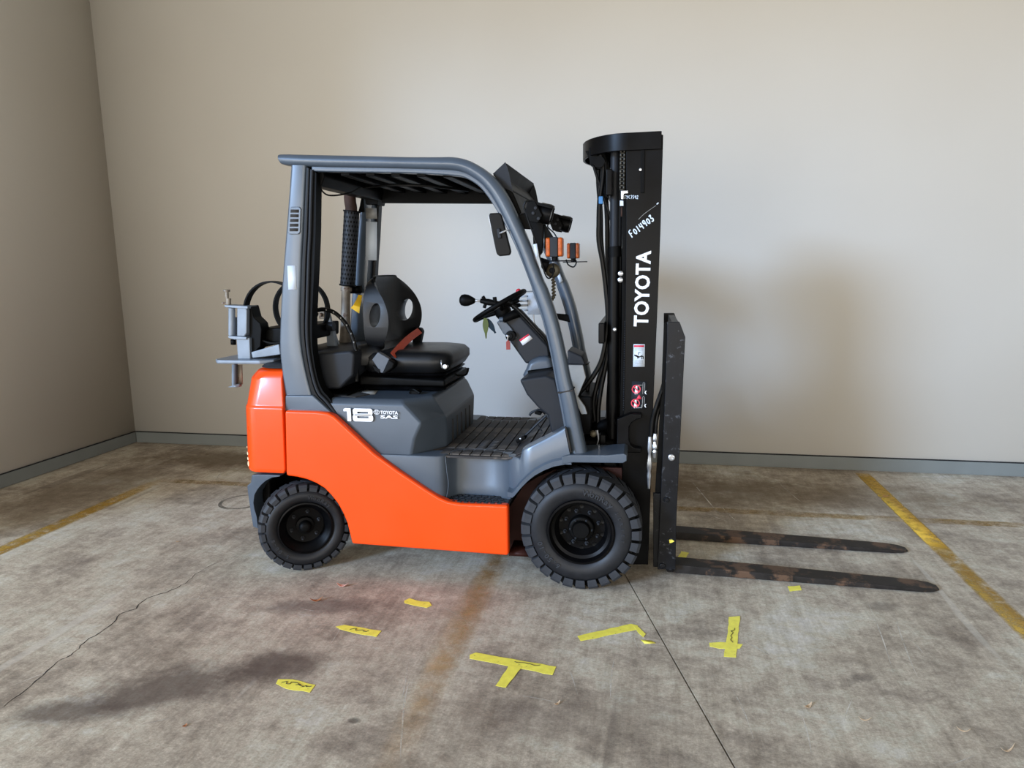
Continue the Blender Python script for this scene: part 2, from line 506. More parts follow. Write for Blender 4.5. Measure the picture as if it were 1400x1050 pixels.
mb = MB(); mb.box((-4.0, -6.1, 6.85), (22.0, 0.25, 2.4))  # unseen strip, added to dim daylight toward the top of the back wall
set_props(mb.build('light_cut_strip', 'painted_wall'), 'unseen strip added to cut the daylight on the upper wall', None, None, 'structure')

def skirt(name, side):
    def q(t, o): return wl(t, -o) if side == 'b' else wl(o, -t)
    n = 12.5 if side == 'b' else 3.0
    mb = MB(); mb.slab([q(0.012, 0), q(n, 0), q(n, 0.012), q(0.012, 0.012)], 0.004, 0.098)
    o = mb.build(name, 'skirting', bevel=0.003)
    set_props(o, None, None, None, 'structure')
    mb = MB(); mb.slab([q(0.0, 0), q(n, 0), q(n, 0.006), q(0.0, 0.006)], 0.0985, 0.106)
    mb.build('shadow_gap', 'skirting_gap', o)
    return o
sb_ = skirt('baseboard_back', 'b'); sb_['label'] = 'grey metal skirting along the back wall'
sl_ = skirt('baseboard_left', 'l'); sl_['label'] = 'grey metal skirting along the left wall'

# worn yellow paint lines, thin coats on the floor
def worn_paint(name, colr, cover, scale, top=1.0, soft=0.12, brk=0.3):
    m = bpy.data.materials.new(name); m.use_nodes = True
    nt = m.node_tree; N = nt.nodes; L = nt.links; b = N['Principled BSDF']
    geo = N.new('ShaderNodeNewGeometry')
    n = N.new('ShaderNodeTexNoise'); n.inputs['Scale'].default_value = scale; n.inputs['Detail'].default_value = 9; n.inputs['Roughness'].default_value = 0.72
    L.new(geo.outputs['Position'], n.inputs['Vector'])
    r = N.new('ShaderNodeValToRGB'); r.color_ramp.elements[0].position = 1 - cover - 0.14; r.color_ramp.elements[1].position = 1 - cover + 0.12
    r.color_ramp.elements[1].color = (top, top, top, 1)
    tcg = N.new('ShaderNodeTexCoord'); sp = N.new('ShaderNodeSeparateXYZ'); L.new(tcg.outputs['Generated'], sp.inputs[0])
    def edge(k):
        a = N.new('ShaderNodeMath'); a.operation = 'SUBTRACT'; L.new(sp.outputs[k], a.inputs[0]); a.inputs[1].default_value = 0.5
        b2 = N.new('ShaderNodeMath'); b2.operation = 'ABSOLUTE'; L.new(a.outputs[0], b2.inputs[0])
        c2 = N.new('ShaderNodeMapRange'); L.new(b2.outputs[0], c2.inputs['Value']); c2.inputs['From Min'].default_value = 0.5; c2.inputs['From Max'].default_value = 0.5 - soft; return c2.outputs['Result']
    big = N.new('ShaderNodeTexNoise'); big.inputs['Scale'].default_value = 2.2; big.inputs['Detail'].default_value = 6; L.new(geo.outputs['Position'], big.inputs['Vector'])
    bm_ = N.new('ShaderNodeMapRange'); L.new(big.outputs['Fac'], bm_.inputs['Value']); bm_.inputs['From Min'].default_value = 0.35; bm_.inputs['From Max'].default_value = 0.35 + 0.3 * max(0.05, brk); bm_.inputs['To Min'].default_value = 1 - brk
    e1 = N.new('ShaderNodeMath'); e1.operation = 'MULTIPLY'; L.new(edge(0), e1.inputs[0]); L.new(edge(1), e1.inputs[1])
    e2 = N.new('ShaderNodeMath'); e2.operation = 'MULTIPLY'; L.new(e1.outputs[0], e2.inputs[0]); L.new(bm_.outputs['Result'], e2.inputs[1])
    L.new(n.outputs['Fac'], r.inputs['Fac'])
    tr = N.new('ShaderNodeBsdfTransparent'); mx = N.new('ShaderNodeMixShader')
    fm_ = N.new('ShaderNodeMath'); fm_.operation = 'MULTIPLY'; L.new(r.outputs['Color'], fm_.inputs[0]); L.new(e2.outputs[0], fm_.inputs[1]); L.new(fm_.outputs[0], mx.inputs['Fac']); L.new(tr.outputs[0], mx.inputs[1]); L.new(b.outputs[0], mx.inputs[2])
    L.new(mx.outputs[0], N['Material Output'].inputs['Surface'])
    b.inputs['Base Color'].default_value = hexc(colr); b.inputs['Roughness'].default_value = 0.6
    MATS[name] = m
worn_paint('line_paint', '#C09A40', 0.52, 14, 0.8, 0.2, 0.5)
worn_paint('rubber_scuff', '#4A443E', 0.55, 12, 0.6, 0.001, 0.4)
worn_paint('line_paint_thin', '#A8884E', 0.50, 10, 0.55, 0.06, 0.8)
worn_paint('line_paint_faint', '#C09860', 0.52, 9, 0.5, 0.4, 0.8)
worn_paint('line_paint_strong', '#CFA538', 0.58, 14, 0.9, 0.12, 0.15)
def paint_line(pts, material):
    mb = MB(); mb.slab(pts, 0.0002, 0.0008)
    return mb.build('painted_line', material, floor)
paint_line([(1.805, 2.2), (1.91, 2.2), (1.91, 0.70), (1.805, 0.70)], 'line_paint_strong')
paint_line([(1.805, 0.95), (1.91, 0.95), (1.91, -0.75), (1.805, -0.75)], 'line_paint')
paint_line([(-3.30, 1.30), (-3.17, 1.30), (-3.17, -1.4), (-3.30, -1.4)], 'line_paint')
paint_line([(-3.27, 1.24), (-3.27, 1.33), (-0.6, 1.33), (-0.6, 1.24)], 'line_paint_thin')
paint_line([(0.4, 1.17), (0.4, 1.26), (2.6, 1.26), (2.6, 1.17)], 'line_paint_thin')
paint_line([(-0.54, 1.2), (-0.39, 1.2), (-0.39, -1.5), (-0.54, -1.5)], 'line_paint_faint')

# the crack wandering across the floor at the left
cr = [(-1.94,-1.235),(-1.956,-1.112),(-1.98,-0.953),(-1.974,-0.887),(-1.996,-0.794),(-1.986,-0.695),(-2.018,-0.57),(-1.991,-0.51),(-2.012,-0.412),(-1.952,-0.326),(-1.932,-0.243),(-1.943,-0.135),(-1.915,0.023),(-1.849,0.16)]
cr2 = catmull([(x, y, 0) for x, y in cr], 5)
pts_l, pts_r = [], []
for i, v in enumerate(cr2):
    t = (cr2[min(i + 1, len(cr2) - 1)] - cr2[max(i - 1, 0)]).normalized(); nrm = Vector((-t.y, t.x, 0))
    v = v + nrm * random.uniform(-0.006, 0.006)
    w = random.uniform(0.001, 0.0034) * min(1, (len(cr2) - i) / 25 + 0.1)
    pts_l.append(v + nrm * w); pts_r.append(v - nrm * w)
mb = MB(); n = len(pts_l)
mb.poly([(v.x, v.y, 0.0006) for v in pts_l] + [(v.x, v.y, 0.0006) for v in pts_r], [(i, i + 1, n + i + 1, n + i) for i in range(n - 1)])
mb.build('crack', 'crack_dark', floor)

# pale hairline scratches dragged across the concrete
worn_paint('scratch_pale', '#D8D1C3', 0.50, 9, 1.0, 0.0001, 0.3)
def scratches(pts):
    mb = MB()
    for (x0, y0), (x1, y1), w in pts:
        d = Vector((x1 - x0, y1 - y0)); nn = Vector((-d.y, d.x)).normalized() * w
        bow = random.uniform(-0.03, 0.03) * d.length; L_, R_ = [], []
        for k in range(9):
            t = k / 8; c = Vector((x0, y0)) + d * t + nn.normalized() * bow * 4 * t * (1 - t); ww = max(0.15, math.sin(PI * t))
            L_.append((c.x + nn.x * ww, c.y + nn.y * ww, 0.0005)); R_.append((c.x - nn.x * ww, c.y - nn.y * ww, 0.0005))
        mb.poly(L_ + R_, [(i, i + 1, 10 + i, 9 + i) for i in range(8)])
    o = mb.build('scratches', 'scratch_pale', floor); o['kind'] = 'stuff'
sc_ = []
for a, b_ in zip([(1.298,0.102),(1.379,-0.01),(1.218,0.492),(0.69,-0.338),(0.627,1.825),(0.778,1.329),(-0.608,-0.727),(-0.501,-1.071),(0.614,-0.694),(0.83,-0.807),(-0.559,-0.843),(-1.239,-0.39),(-1.261,-0.448),(-0.164,-0.868),(0.653,1.174),(1.217,1.944),(1.834,0.588),(1.362,-0.211),(0.188,-0.569),(0.007,-0.625)], [(1.217,-0.51),(1.297,-0.511),(1.292,0.251),(0.804,-0.468),(0.758,1.124),(0.851,1.013),(-0.546,-0.976),(-0.444,-1.26),(0.651,-0.97),(0.813,-1.046),(-0.472,-1.16),(-1.098,-0.408),(-1.105,-0.443),(-0.003,-0.885),(0.809,1.006),(1.302,1.406),(1.982,0.703),(1.378,-0.337),(0.186,-0.832),(0.069,-0.829)]):
    sc_.append((a, b_, random.uniform(0.002, 0.004)))
for k in range(60):
    x, y = random.uniform(-3, 3), random.uniform(-1.3, 2.0); a = random.choice([0.4, 0.9, 1.9, -0.5]) + random.uniform(-0.25, 0.25); l = random.uniform(0.08, 0.4)
    sc_.append(((x, y), (x + l * math.cos(a), y + l * math.sin(a)), random.uniform(0.0009, 0.0022)))
scratches(sc_)

mb = MB(); q = [(-2.343,0.93)][0]
mb.lathe([(0.125, 0.0), (0.15, 0.0)], (q[0], q[1], 0.0006), 'Z', 40, cap=False)
mb.build('tyre_scuff', 'rubber_scuff', floor)

# ---------------------------------------------------------------- the forklift
fk = empty('forklift', (-0.55, 0.52, 0))
set_props(fk, 'orange and grey counterbalance forklift truck with tall black mast and lowered forks', 'forklift')
CY = 0.52

# --- wheels
def wheel(name, R, w, rim, ring, nblk, loc, rotz, front, detail=True):
    mb = MB()
    mb.lathe([(rim, 0.016), (rim + 0.012, 0.006), ((rim + ring) / 2, -0.003), (ring - 0.006, 0.001), (ring, 0.008), (ring + 0.004, 0.010),
              (ring + 0.008, 0.026), (R - 0.036, 0.036), (R - 0.026, 0.05), (R - 0.026, w - 0.04), (R - 0.03, w - 0.02), (ring, w - 0.006), ((rim + ring) / 2, w), (rim, w - 0.014)], (0, 0, 0), 'Y', 72, cap=False)
    t = mb.build(name, 'rubber', fk, origin=(0, 0, 0), sharp=50)
    t.location = Vector(loc) - WLOC[fk]; t.rotation_euler = (0, 0, rotz)
    WLOC[t] = Vector(loc)
    # tread blocks: a shoulder lug bending into a chevron across the tyre
    if detail:
        pitch = 2 * PI / nblk
        def lugbm():
            mb = MB()
            prof = [(0.001, ring + 0.003), (0.002, R - 0.014), (0.010, R - 0.002), (0.030, R), (w / 2, R), (w / 2, R - 0.03), (0.045, R - 0.034), (0.034, ring + 0.006)]
            for side in (0, 1):
                half = pitch * (0.375 if not side else 0.36)
                rr = []
                for s_ in (-1, 1):
                    ring_ = []
                    for (y, r) in prof:
                        sk = pitch * 0.75 * max(0, (y - 0.030) / (w / 2 - 0.030)) + (0 if not side else pitch * 0.18)
                        a = PI / 2 + s_ * half - sk
                        yy = y if not side else w - y
                        ring_.append((r * math.cos(a), yy, r * math.sin(a)))
                    rr.append(ring_)
                mb.loft(rr)
            return mb
        o0 = lugbm().build('tread_block', 'rubber_dusty', t, local=True, origin=(0, 0, 0), sharp=25)
        for k in range(nblk):
            o = o0 if k == 0 else o0.copy()
            if k: C.objects.link(o); o.parent = t
            o.location = (0, 0, 0); o.rotation_euler = (0, k * pitch, 0)
    mb = MB()
    if front:
        mb.lathe([(rim + 0.003, 0.012), (rim + 0.001, 0.002), (rim - 0.008, 0.001), (rim - 0.012, 0.010), (rim - 0.016, 0.030), (rim - 0.030, 0.036), (rim - 0.036, 0.060), (rim - 0.046, 0.082), (0.05, 0.084), (0.0, 0.084)], (0, 0, 0), 'Y', 56, cap=False)
    else:
        mb.lathe([(rim + 0.003, 0.012), (rim + 0.001, 0.003), (rim - 0.006, 0.001), (rim - 0.012, 0.012), (rim - 0.018, 0.016), (rim - 0.024, 0.030), (rim - 0.034, 0.036), (rim - 0.042, 0.062), (0.05, 0.066), (0.0, 0.066)], (0, 0, 0), 'Y', 56, cap=False)
    rimo = mb.build('wheel_rim', 'black_paint', t, local=True, origin=(0, 0, 0), sharp=45)
    if not detail:
        return t
    mb = MB()
    if front:
        mb.lathe([(0.062, 0.084), (0.062, 0.052), (0.056, 0.046), (0.044, 0.046), (0.042, 0.034), (0.038, 0.028), (0.0, 0.028)], (0, 0, 0), 'Y', 32)
    else:
        mb.lathe([(0.046, 0.066), (0.044, 0.044), (0.032, 0.040), (0.030, 0.024), (0.024, 0.012), (0.010, 0.008), (0.0, 0.008)], (0, 0, 0), 'Y', 32)
    hub = mb.build('hub', 'black_satin', t, local=True, sharp=50)
    mb = MB(); nut = mb.lathe([(0.011, 0.0), (0.011, -0.008), (0.008, -0.010), (0.006, -0.010), (0.006, -0.024), (0.003, -0.026), (0.0, -0.026)], (0, 0, 0), 'Y', 6).build('wheel_nut', 'plastic_dark', t, local=True, origin=(0, 0, 0))
    n, rad, yy = (8, 0.084, 0.084) if front else (6, 0.072, 0.066)
    for k in range(n):
        o = nut if k == 0 else nut.copy()
        if k: C.objects.link(o); o.parent = t
        a = 2 * PI * k / n + 0.3
        o.location = (rad * math.cos(a), yy, rad * math.sin(a))
    if front:
        for k in range(6):
            o = nut.copy(); C.objects.link(o); o.parent = t; o.name = 'hub_bolt'; o.scale = (0.55, 0.5, 0.55)
            a = 2 * PI * k / 6; o.location = (0.051 * math.cos(a), 0.047, 0.051 * math.sin(a))
        for k in range(10):
            hb = nut.copy() if k else MB().lathe([(0.012, 0.0), (0.0105, -0.003), (0.0, -0.001)], (0, 0, 0), 'Y', 14).build('rim_hole', 'hose_rubber', t, local=True, origin=(0, 0, 0))
            if k: hb.data = h0.data; hb.name = 'rim_hole'; C.objects.link(hb); hb.parent = t
            else: h0 = hb
            a = 2 * PI * (k + 0.5) / 10; hb.location = (0.104 * math.cos(a), 0.0835, 0.104 * math.sin(a))
    return t
def arc_text(parent, body, r, a0, a1, size, ysurf, name='sidewall_lettering'):
    big = bmesh.new(); n = len(body)
    for i, ch in enumerate(body):
        if ch == ' ': continue
        a = a0 + (a1 - a0) * i / max(1, n - 1)
        bm = text_bm(ch, size, 0.02, 0.0012)
        x, z = r * math.sin(a), r * math.cos(a)
        M = frame((math.cos(a), 0, -math.sin(a)), (math.sin(a), 0, math.cos(a)), (x, ysurf, z))
        bmesh.ops.transform(bm, matrix=M, verts=bm.verts)
        me = bpy.data.meshes.new('tmp'); bm.to_mesh(me); bm.free(); big.from_mesh(me); bpy.data.meshes.remove(me)
    return finish(name, big, 'rubber_dusty', parent, local=True)
rad = math.radians
fw_ = wheel('front_tyre', 0.286, 0.175, 0.156, 0.236, 28, (0.002, -0.008, 0.286), 0, True)
arc_text(fw_, 'WonRay', 0.198, rad(9), rad(45), 0.040, -0.0055)
arc_text(fw_, 'SERIES', 0.198, rad(58), rad(98), 0.022, -0.0055)
arc_text(fw_, '6.50-10', 0.198, rad(212), rad(252), 0.034, -0.0055)
wheel('front_tyre', 0.286, 0.175, 0.156, 0.236, 28, (0, 2 * CY, 0.286), PI, True, False)
RWX, RWZ = [(-1.388,0.227)][0]
rw_ = wheel('rear_tyre', 0.228, 0.125, 0.134, 0.192, 26, (RWX, -0.012, 0.228), rad(29), False)
arc_text(rw_, '5.00-8', 0.164, rad(215), rad(255), 0.026, -0.0055)
arc_text(rw_, 'WonRay', 0.164, rad(12), rad(48), 0.028, -0.0055)
wheel('rear_tyre', 0.228, 0.125, 0.134, 0.192, 26, (RWX - 0.03, 2 * CY - 0.02, 0.228), PI + rad(30), False, False)

# --- chassis between the wheels
mb = MB()
mb.box((-0.72, CY, 0.30), (1.55, 0.62, 0.34))
mb.box((0.0, CY, 0.29), (0.16, 0.66, 0.16))
mb.box((-1.42, CY, 0.25), (0.14, 0.60, 0.14))
mb.box((-0.80, CY, 0.47), (1.2, 0.60, 0.10))
mb.build('chassis', 'black_satin', fk, bevel=0.01)
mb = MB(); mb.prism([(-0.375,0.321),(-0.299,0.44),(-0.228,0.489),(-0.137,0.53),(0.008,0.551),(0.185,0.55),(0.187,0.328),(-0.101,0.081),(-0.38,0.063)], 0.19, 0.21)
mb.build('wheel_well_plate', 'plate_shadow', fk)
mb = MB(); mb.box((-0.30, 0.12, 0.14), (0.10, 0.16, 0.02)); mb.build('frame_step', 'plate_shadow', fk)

# --- counterweight, one casting with rounded rear corners
def plan(xf, xr, yin, r, z, n=7):
    pts = [(xf, yin, z)]
    for k in range(n + 1):
        a = -PI / 2 - (PI / 2) * k / n
        pts.append((xr + r + r * math.cos(a), yin + r + r * math.sin(a), z))
    for k in range(n + 1):
        a = PI - (PI / 2) * k / n
        pts.append((xr + r + r * math.cos(a), 2 * CY - yin - r + r * math.sin(a), z))
    pts.append((xf, 2 * CY - yin, z))
    return pts
mb = MB()
mb.loft([plan(-1.500, -1.735, 0.012, 0.10, 0.505), plan(-1.488, -1.735, 0.004, 0.10, 0.53), plan(-1.478, -1.722, 0.004, 0.10, 0.842), plan(-1.478, -1.718, 0.012, 0.10, 0.852),
         plan(-1.487, -1.700, 0.035, 0.11, 0.985), plan(-1.492, -1.680, 0.060, 0.12, 1.020), plan(-1.495, -1.650, 0.10, 0.12, 1.034)])
cw = mb.build('counterweight', 'orange_paint', fk, bevel=0.006, sharp=20)
mb = MB(); mb.loft([plan(-1.5, -1.67, 0.075, 0.12, 1.034), plan(-1.5, -1.65, 0.09, 0.12, 1.052), plan(-1.5, -1.60, 0.12, 0.12, 1.056)])
mb.build('counterweight_lid', 'plastic_dark', fk, bevel=0.006)
for (zz, ww, hh) in ((0.60, 0.010, 0.018), (0.57, 0.012, 0.022), (0.545, 0.014, 0.028), (0.632, 0.008, 0.012)):
    mb = MB(); n = 7; rr = [random.uniform(0.6, 1.2) for _ in range(n)]
    pts = [(-1.7075 + ww * rr[k] * math.cos(2 * PI * k / n), zz + hh / 2 * rr[k] * math.sin(2 * PI * k / n)) for k in range(n)]
    mb.prism(pts, -0.001, 0.001)
    M = Matrix.Translation((-1.7075, 0.0, 0)) @ Matrix.Rotation(rad(-44), 4, 'Z') @ Matrix.Translation((1.7075, 0, 0))
    mb.xform(Matrix.Translation((0.002, 0.0318, 0)) @ M)
    mb.build('paint_chip', 'paint_chip', cw)
# lower rear frame around the wheel arch
for yy0, yy1 in ((0.02, 0.13), (2 * CY - 0.13, 2 * CY - 0.02)):
    mb = MB()
    a = [(-1.526,0.492),(-1.595,0.493),(-1.652,0.491),(-1.685,0.486),(-1.693,0.446),(-1.715,0.43),(-1.715,0.398),(-1.712,0.359),(-1.707,0.28),(-1.7,0.209)]
    b_ = [(-1.526,0.487),(-1.571,0.479),(-1.605,0.462),(-1.636,0.437),(-1.659,0.411),(-1.678,0.381),(-1.687,0.337),(-1.684,0.301),(-1.675,0.266),(-1.672,0.199)]
    mb.band(a, b_, yy0, yy1)
    mb.build('rear_frame', 'steel_blue', fk, bevel=0.004)
mb = MB(); mb.box((-1.66, CY, 0.42), (0.05, 0.84, 0.22)); mb.build('rear_bumper_plate', 'black_satin', fk, bevel=0.01)
mb = MB(); mb.box((-1.42, 0.265, 0.36), (0.60, 0.01, 0.46)); mb.build('wheel_arch_liner', 'black_satin', fk)

# --- orange side panels
arch = [(-1.148,0.156),(-1.157,0.205),(-1.169,0.266),(-1.189,0.319),(-1.214,0.366),(-1.247,0.408),(-1.28,0.441),(-1.322,0.465),(-1.368,0.482),(-1.423,0.493),(-1.482,0.498)]
top = [(-1.465,0.834),(-1.294,0.833),(-1.24,0.828),(-1.206,0.813),(-1.007,0.632),(-0.883,0.546),(-0.756,0.465),(-0.684,0.422),(-0.64,0.404),(-0.575,0.396),(-0.344,0.399)]
for (a, b_) in ((0.0, 0.05), (2 * CY, 2 * CY - 0.05)):
    mb = MB(); mb.prism(top + [(-0.345,0.146)] + arch, a, b_)
    sp = mb.build('side_panel', 'orange_paint', fk, bevel=0.012, seg=3)
# thin seam between counterweight and panel
# --- hood
def hood_ring(z, xb, yin, xc, yc, xf):
    return [(xb, yin, z), (xc, yin, z), (xf, yc, z), (xf, 2 * CY - yc, z), (xc, 2 * CY - yin, z), (xb, 2 * CY - yin, z)]
mb = MB()
mb.loft([hood_ring(0.610, -1.42, 0.042, -0.832, 0.24, -0.705), hood_ring(0.70, -1.42, 0.042, -0.812, 0.235, -0.700), hood_ring(0.778, -1.42, 0.048, -0.775, 0.22, -0.700),
         hood_ring(0.868, -1.42, 0.058, -0.866, 0.20, -0.748), hood_ring(0.888, -1.42, 0.085, -0.885, 0.21, -0.765)])
hood = mb.build('engine_hood', 'plastic_grey', fk, bevel=0.012, seg=3)
mb = MB(); mb.slab([(-1.24, 0.125), (-1.13, 0.10), (-1.09, 0.19), (-1.22, 0.28)], 0.884, 0.892); mb.build('tool_pocket', 'crack_dark', hood, bevel=0.004)
mb = MB(); mb.slab([(-1.16,0.185),(-1.164,0.362),(-1.113,0.39),(-1.068,0.195)], 0.886, 0.890); mb.build('hood_label', 'label_grey', hood)
mb = MB(); q = [(-0.868,0.226)][0]
mb.tube([(q[0] - 0.03, q[1] + 0.03, 0.90), (q[0], q[1], 0.912), (q[0] + 0.035, q[1] - 0.01, 0.896)], 0.006); mb.tube([(q[0] - 0.02, q[1] - 0.012, 0.895), (q[0] + 0.01, q[1] + 0.01, 0.91), (q[0] + 0.03, q[1] + 0.03, 0.897)], 0.005); mb.box((q[0] + 0.005, q[1], 0.897), (0.05, 0.02, 0.014))
mb.build('hood_latch', 'black_satin', hood)
# vents in the hood front face
for k in range(5):
    mb = MB(); mb.box((-0.7005, 0.34 + 0.09 * k, 0.68), (0.006, 0.012, 0.12)); mb.build('front_groove', 'crack_dark', hood)
# lettering on the hood flank
def round_rect(x0, z0, x1, z1, r, n=4):
    pts = []
    for cx, cz, a0 in ((x1 - r, z1 - r, 0), (x0 + r, z1 - r, 90), (x0 + r, z0 + r, 180), (x1 - r, z0 + r, 270)):
        for k in range(n + 1):
            a = rad(a0 + 90 * k / n); pts.append((cx + r * math.cos(a), cz + r * math.sin(a)))
    return pts
A0 = [(-1.171,0.781)][0]; A1 = [(-1.018,0.846)][0]
bx0, bz0, bx1, bz1 = A0[0], A0[1], A1[0], A1[1]
W_, H_ = bx1 - bx0, bz1 - bz0
yl0, yl1 = 0.0385, 0.0425
mb = MB()
mb.prism([(bx0, bz1 - 0.08 * H_), (bx0 + 0.06 * W_, bz1), (bx0 + 0.25 * W_, bz1), (bx0 + 0.25 * W_, bz0), (bx0 + 0.12 * W_, bz0), (bx0 + 0.12 * W_, bz1 - 0.24 * H_), (bx0, bz1 - 0.24 * H_)], yl0, yl1)
def hole_frame(mb, outer, inner):
    n = len(outer)
    vs = [(x, yl0, z) for x, z in outer] + [(x, yl0, z) for x, z in inner] + [(x, yl1, z) for x, z in outer] + [(x, yl1, z) for x, z in inner]
    fs = []
    for i in range(n):
        j = (i + 1) % n
        fs += [(i, j, n + j, n + i), (2 * n + i, 3 * n + i, 3 * n + j, 2 * n + j), (i, 2 * n + i, 2 * n + j, j), (n + i, n + j, 3 * n + j, 3 * n + i)]
    mb.poly(vs, fs)
x8 = bx0 + 0.31 * W_
hole_frame(mb, round_rect(x8 + 0.01 * W_, bz0 + 0.48 * H_, bx1 - 0.01 * W_, bz1, 0.18 * H_), round_rect(x8 + 0.16 * W_, bz0 + 0.61 * H_, bx1 - 0.16 * W_, bz1 - 0.24 * H_, 0.02 * H_))
hole_frame(mb, round_rect(x8, bz0, bx1, bz0 + 0.54 * H_, 0.20 * H_), round_rect(x8 + 0.15 * W_, bz0 + 0.26 * H_, bx1 - 0.15 * W_, bz0 + 0.41 * H_, 0.02 * H_))
mb.build('model_number', 'white_vinyl', hood)
TO = lambda p_: ((1, 0, 0), (0, 0, 1), p_)
q = [(-0.934,0.829)][0]; q0 = [(-0.887,2.693),(-0.81,2.686)]
lettering('maker_lettering', 'TOYOTA', frame((1, 0, 0.0), (0, 0, 1), (q[0], 0.0405, q[1])), 0.090, 0.017, 'white_vinyl', hood, 0.025)
q = [(-0.935,0.807)][0]
lettering('maker_lettering', 'SAS', frame((1, 0, 0), (0, 0, 1), (q[0], 0.0405, q[1])), 0.090, 0.017, 'white_vinyl', hood, 0.03)
q = [(-0.998,0.83)][0]
mb = MB()
def ell(mb, cx, cz, rx, rz, t, y=0.040):
    n = 28
    o_ = [(cx + rx * math.cos(2 * PI * k / n), cz + rz * math.sin(2 * PI * k / n)) for k in range(n)]
    i_ = [(cx + (rx - t) * math.cos(2 * PI * k / n), cz + (rz - t) * math.sin(2 * PI * k / n)) for k in range(n)]
    global yl0, yl1
    yl0, yl1 = y - 0.0015, y + 0.0025
    hole_frame(mb, o_, i_)
ell(mb, q[0], q[1], 0.0165, 0.0115, 0.0022); ell(mb, q[0], q[1] + 0.0045, 0.0140, 0.0045, 0.0018); ell(mb, q[0], q[1], 0.0055, 0.0105, 0.0018)
mb.build('maker_emblem', 'white_vinyl', hood)

# --- raised cover behind the seat
mb = MB(); mb.prism([(-1.445,1.089),(-1.306,1.105),(-1.169,1.117),(-1.146,1.102),(-1.161,0.989),(-1.237,0.92),(-1.399,0.917),(-1.435,0.993)], 0.15, 2 * CY - 0.15)
mb.build('rear_cover', 'plastic_dark', fk, bevel=0.02, seg=3)
mb = MB(); mb.slab([(-1.50, 0.12), (-1.18, 0.12), (-1.18, 0.92), (-1.50, 0.92)], 0.82, 0.90); mb.build('cover_base', 'black_satin', fk, bevel=0.01)

# --- overhead guard
ro = [(-1.429,2.059),(-1.408,2.062),(-1.269,2.054),(-1.012,2.038),(-0.798,2.024),(-0.658,2.018),(-0.581,2.015),(-0.52,2.001),(-0.466,1.975),(-0.412,1.937),(-0.365,1.888),(-0.326,1.825),(-0.286,1.74),(-0.237,1.628),(-0.181,1.472),(-0.157,1.421),(-0.114,1.294),(-0.077,1.141),(-0.053,1.018),(-0.029,0.925),(-0.005,0.807),(0.019,0.694),(0.033,0.631)]
ri = [(-1.429,2.031),(-1.408,2.013),(-1.273,1.999),(-1.015,1.984),(-0.8,1.972),(-0.66,1.962),(-0.583,1.955),(-0.535,1.944),(-0.494,1.923),(-0.45,1.889),(-0.41,1.838),(-0.374,1.776),(-0.334,1.699),(-0.288,1.596),(-0.232,1.449),(-0.219,1.409),(-0.175,1.277),(-0.14,1.127),(-0.118,1.003),(-0.1,0.911),(-0.078,0.791),(-0.06,0.685),(-0.05,0.628)]
RO = cm2(ro, 3); RI = cm2(ri, 3)
fl = [(a[0] * 0.25 + b_[0] * 0.75, a[1] * 0.25 + b_[1] * 0.75) for a, b_ in zip(RO, RI)]
lip = []
for i, (a, b_) in enumerate(zip(RO, RI)):
    t = min(1, max(0, (i - 18) / 22)); ex_ = 0.36 * (1 - t) + 0.07 * t
    lip.append((b_[0] + (b_[0] - a[0]) * ex_, b_[1] + (b_[1] - a[1]) * ex_))
guard = None
for s_, (y0, y1) in enumerate(((0.035, 0.125), (2 * CY - 0.035, 2 * CY - 0.125))):
    mb = MB(); mb.rband(RO, RI, y0, y1, 0.036, 6)
    gr = mb.build('guard_rail', 'steel_blue', fk, sharp=60)
    k0, k1 = 6, len(fl) - 2
    mb = MB(); d = 0.022 if s_ == 0 else -0.022
    mb.band(fl[k0:k1], lip[k0:k1], y0 + d, y1 - d)
    mb.build('rail_lip', 'steel_blue', gr, bevel=0.006)
    i = [k for k in range(len(RO)) if RO[k][1] < 0.985][0]
    mb = MB(); e = 0.0012
    sgn = 1 if s_ == 0 else -1
    a, b_ = Vector((RO[i][0], 0, RO[i][1])), Vector((RI[i][0], 0, RI[i][1]))
    mb.box(((a.x + b_.x) / 2, (y0 + y1) / 2, (a.z + b_.z) / 2), ((a - b_).length + 0.003, 0.0925, 0.006), (0, math.atan2(-(b_.z - a.z), (b_.x - a.x)) + PI, 0))
    mb.build('rail_seam', 'crack_dark', gr, bevel=0.002)
# rear pillars
pl = [(-1.371,2.009),(-1.393,1.863),(-1.42,1.696),(-1.434,1.606),(-1.448,1.519),(-1.471,1.36),(-1.486,1.234),(-1.495,1.122),(-1.489,0.993),(-1.483,0.904)]
pr = [(-1.293,2.006),(-1.311,1.86),(-1.33,1.694),(-1.342,1.605),(-1.351,1.518),(-1.368,1.36),(-1.377,1.234),(-1.375,1.122),(-1.356,0.995),(-1.337,0.907)]
PLc, PRc = cm2(pl, 3), cm2(pr, 3)
tl = [(-1.292,2),(-1.309,1.86),(-1.328,1.694),(-1.34,1.605),(-1.35,1.518),(-1.366,1.36),(-1.375,1.234),(-1.373,1.122),(-1.355,0.995),(-1.335,0.907),(-1.289,0.863),(-1.23,0.805)]
tm = [(-1.277,1.992),(-1.292,1.859),(-1.309,1.693),(-1.321,1.604),(-1.33,1.518),(-1.345,1.359),(-1.356,1.235),(-1.354,1.123),(-1.337,0.995),(-1.313,0.914),(-1.273,0.871),(-1.211,0.798)]
tr_ = [(-1.251,1.971),(-1.26,1.858),(-1.273,1.693),(-1.283,1.603),(-1.292,1.517),(-1.311,1.359),(-1.323,1.235),(-1.326,1.123),(-1.31,0.995),(-1.285,0.928),(-1.252,0.89),(-1.192,0.795)]
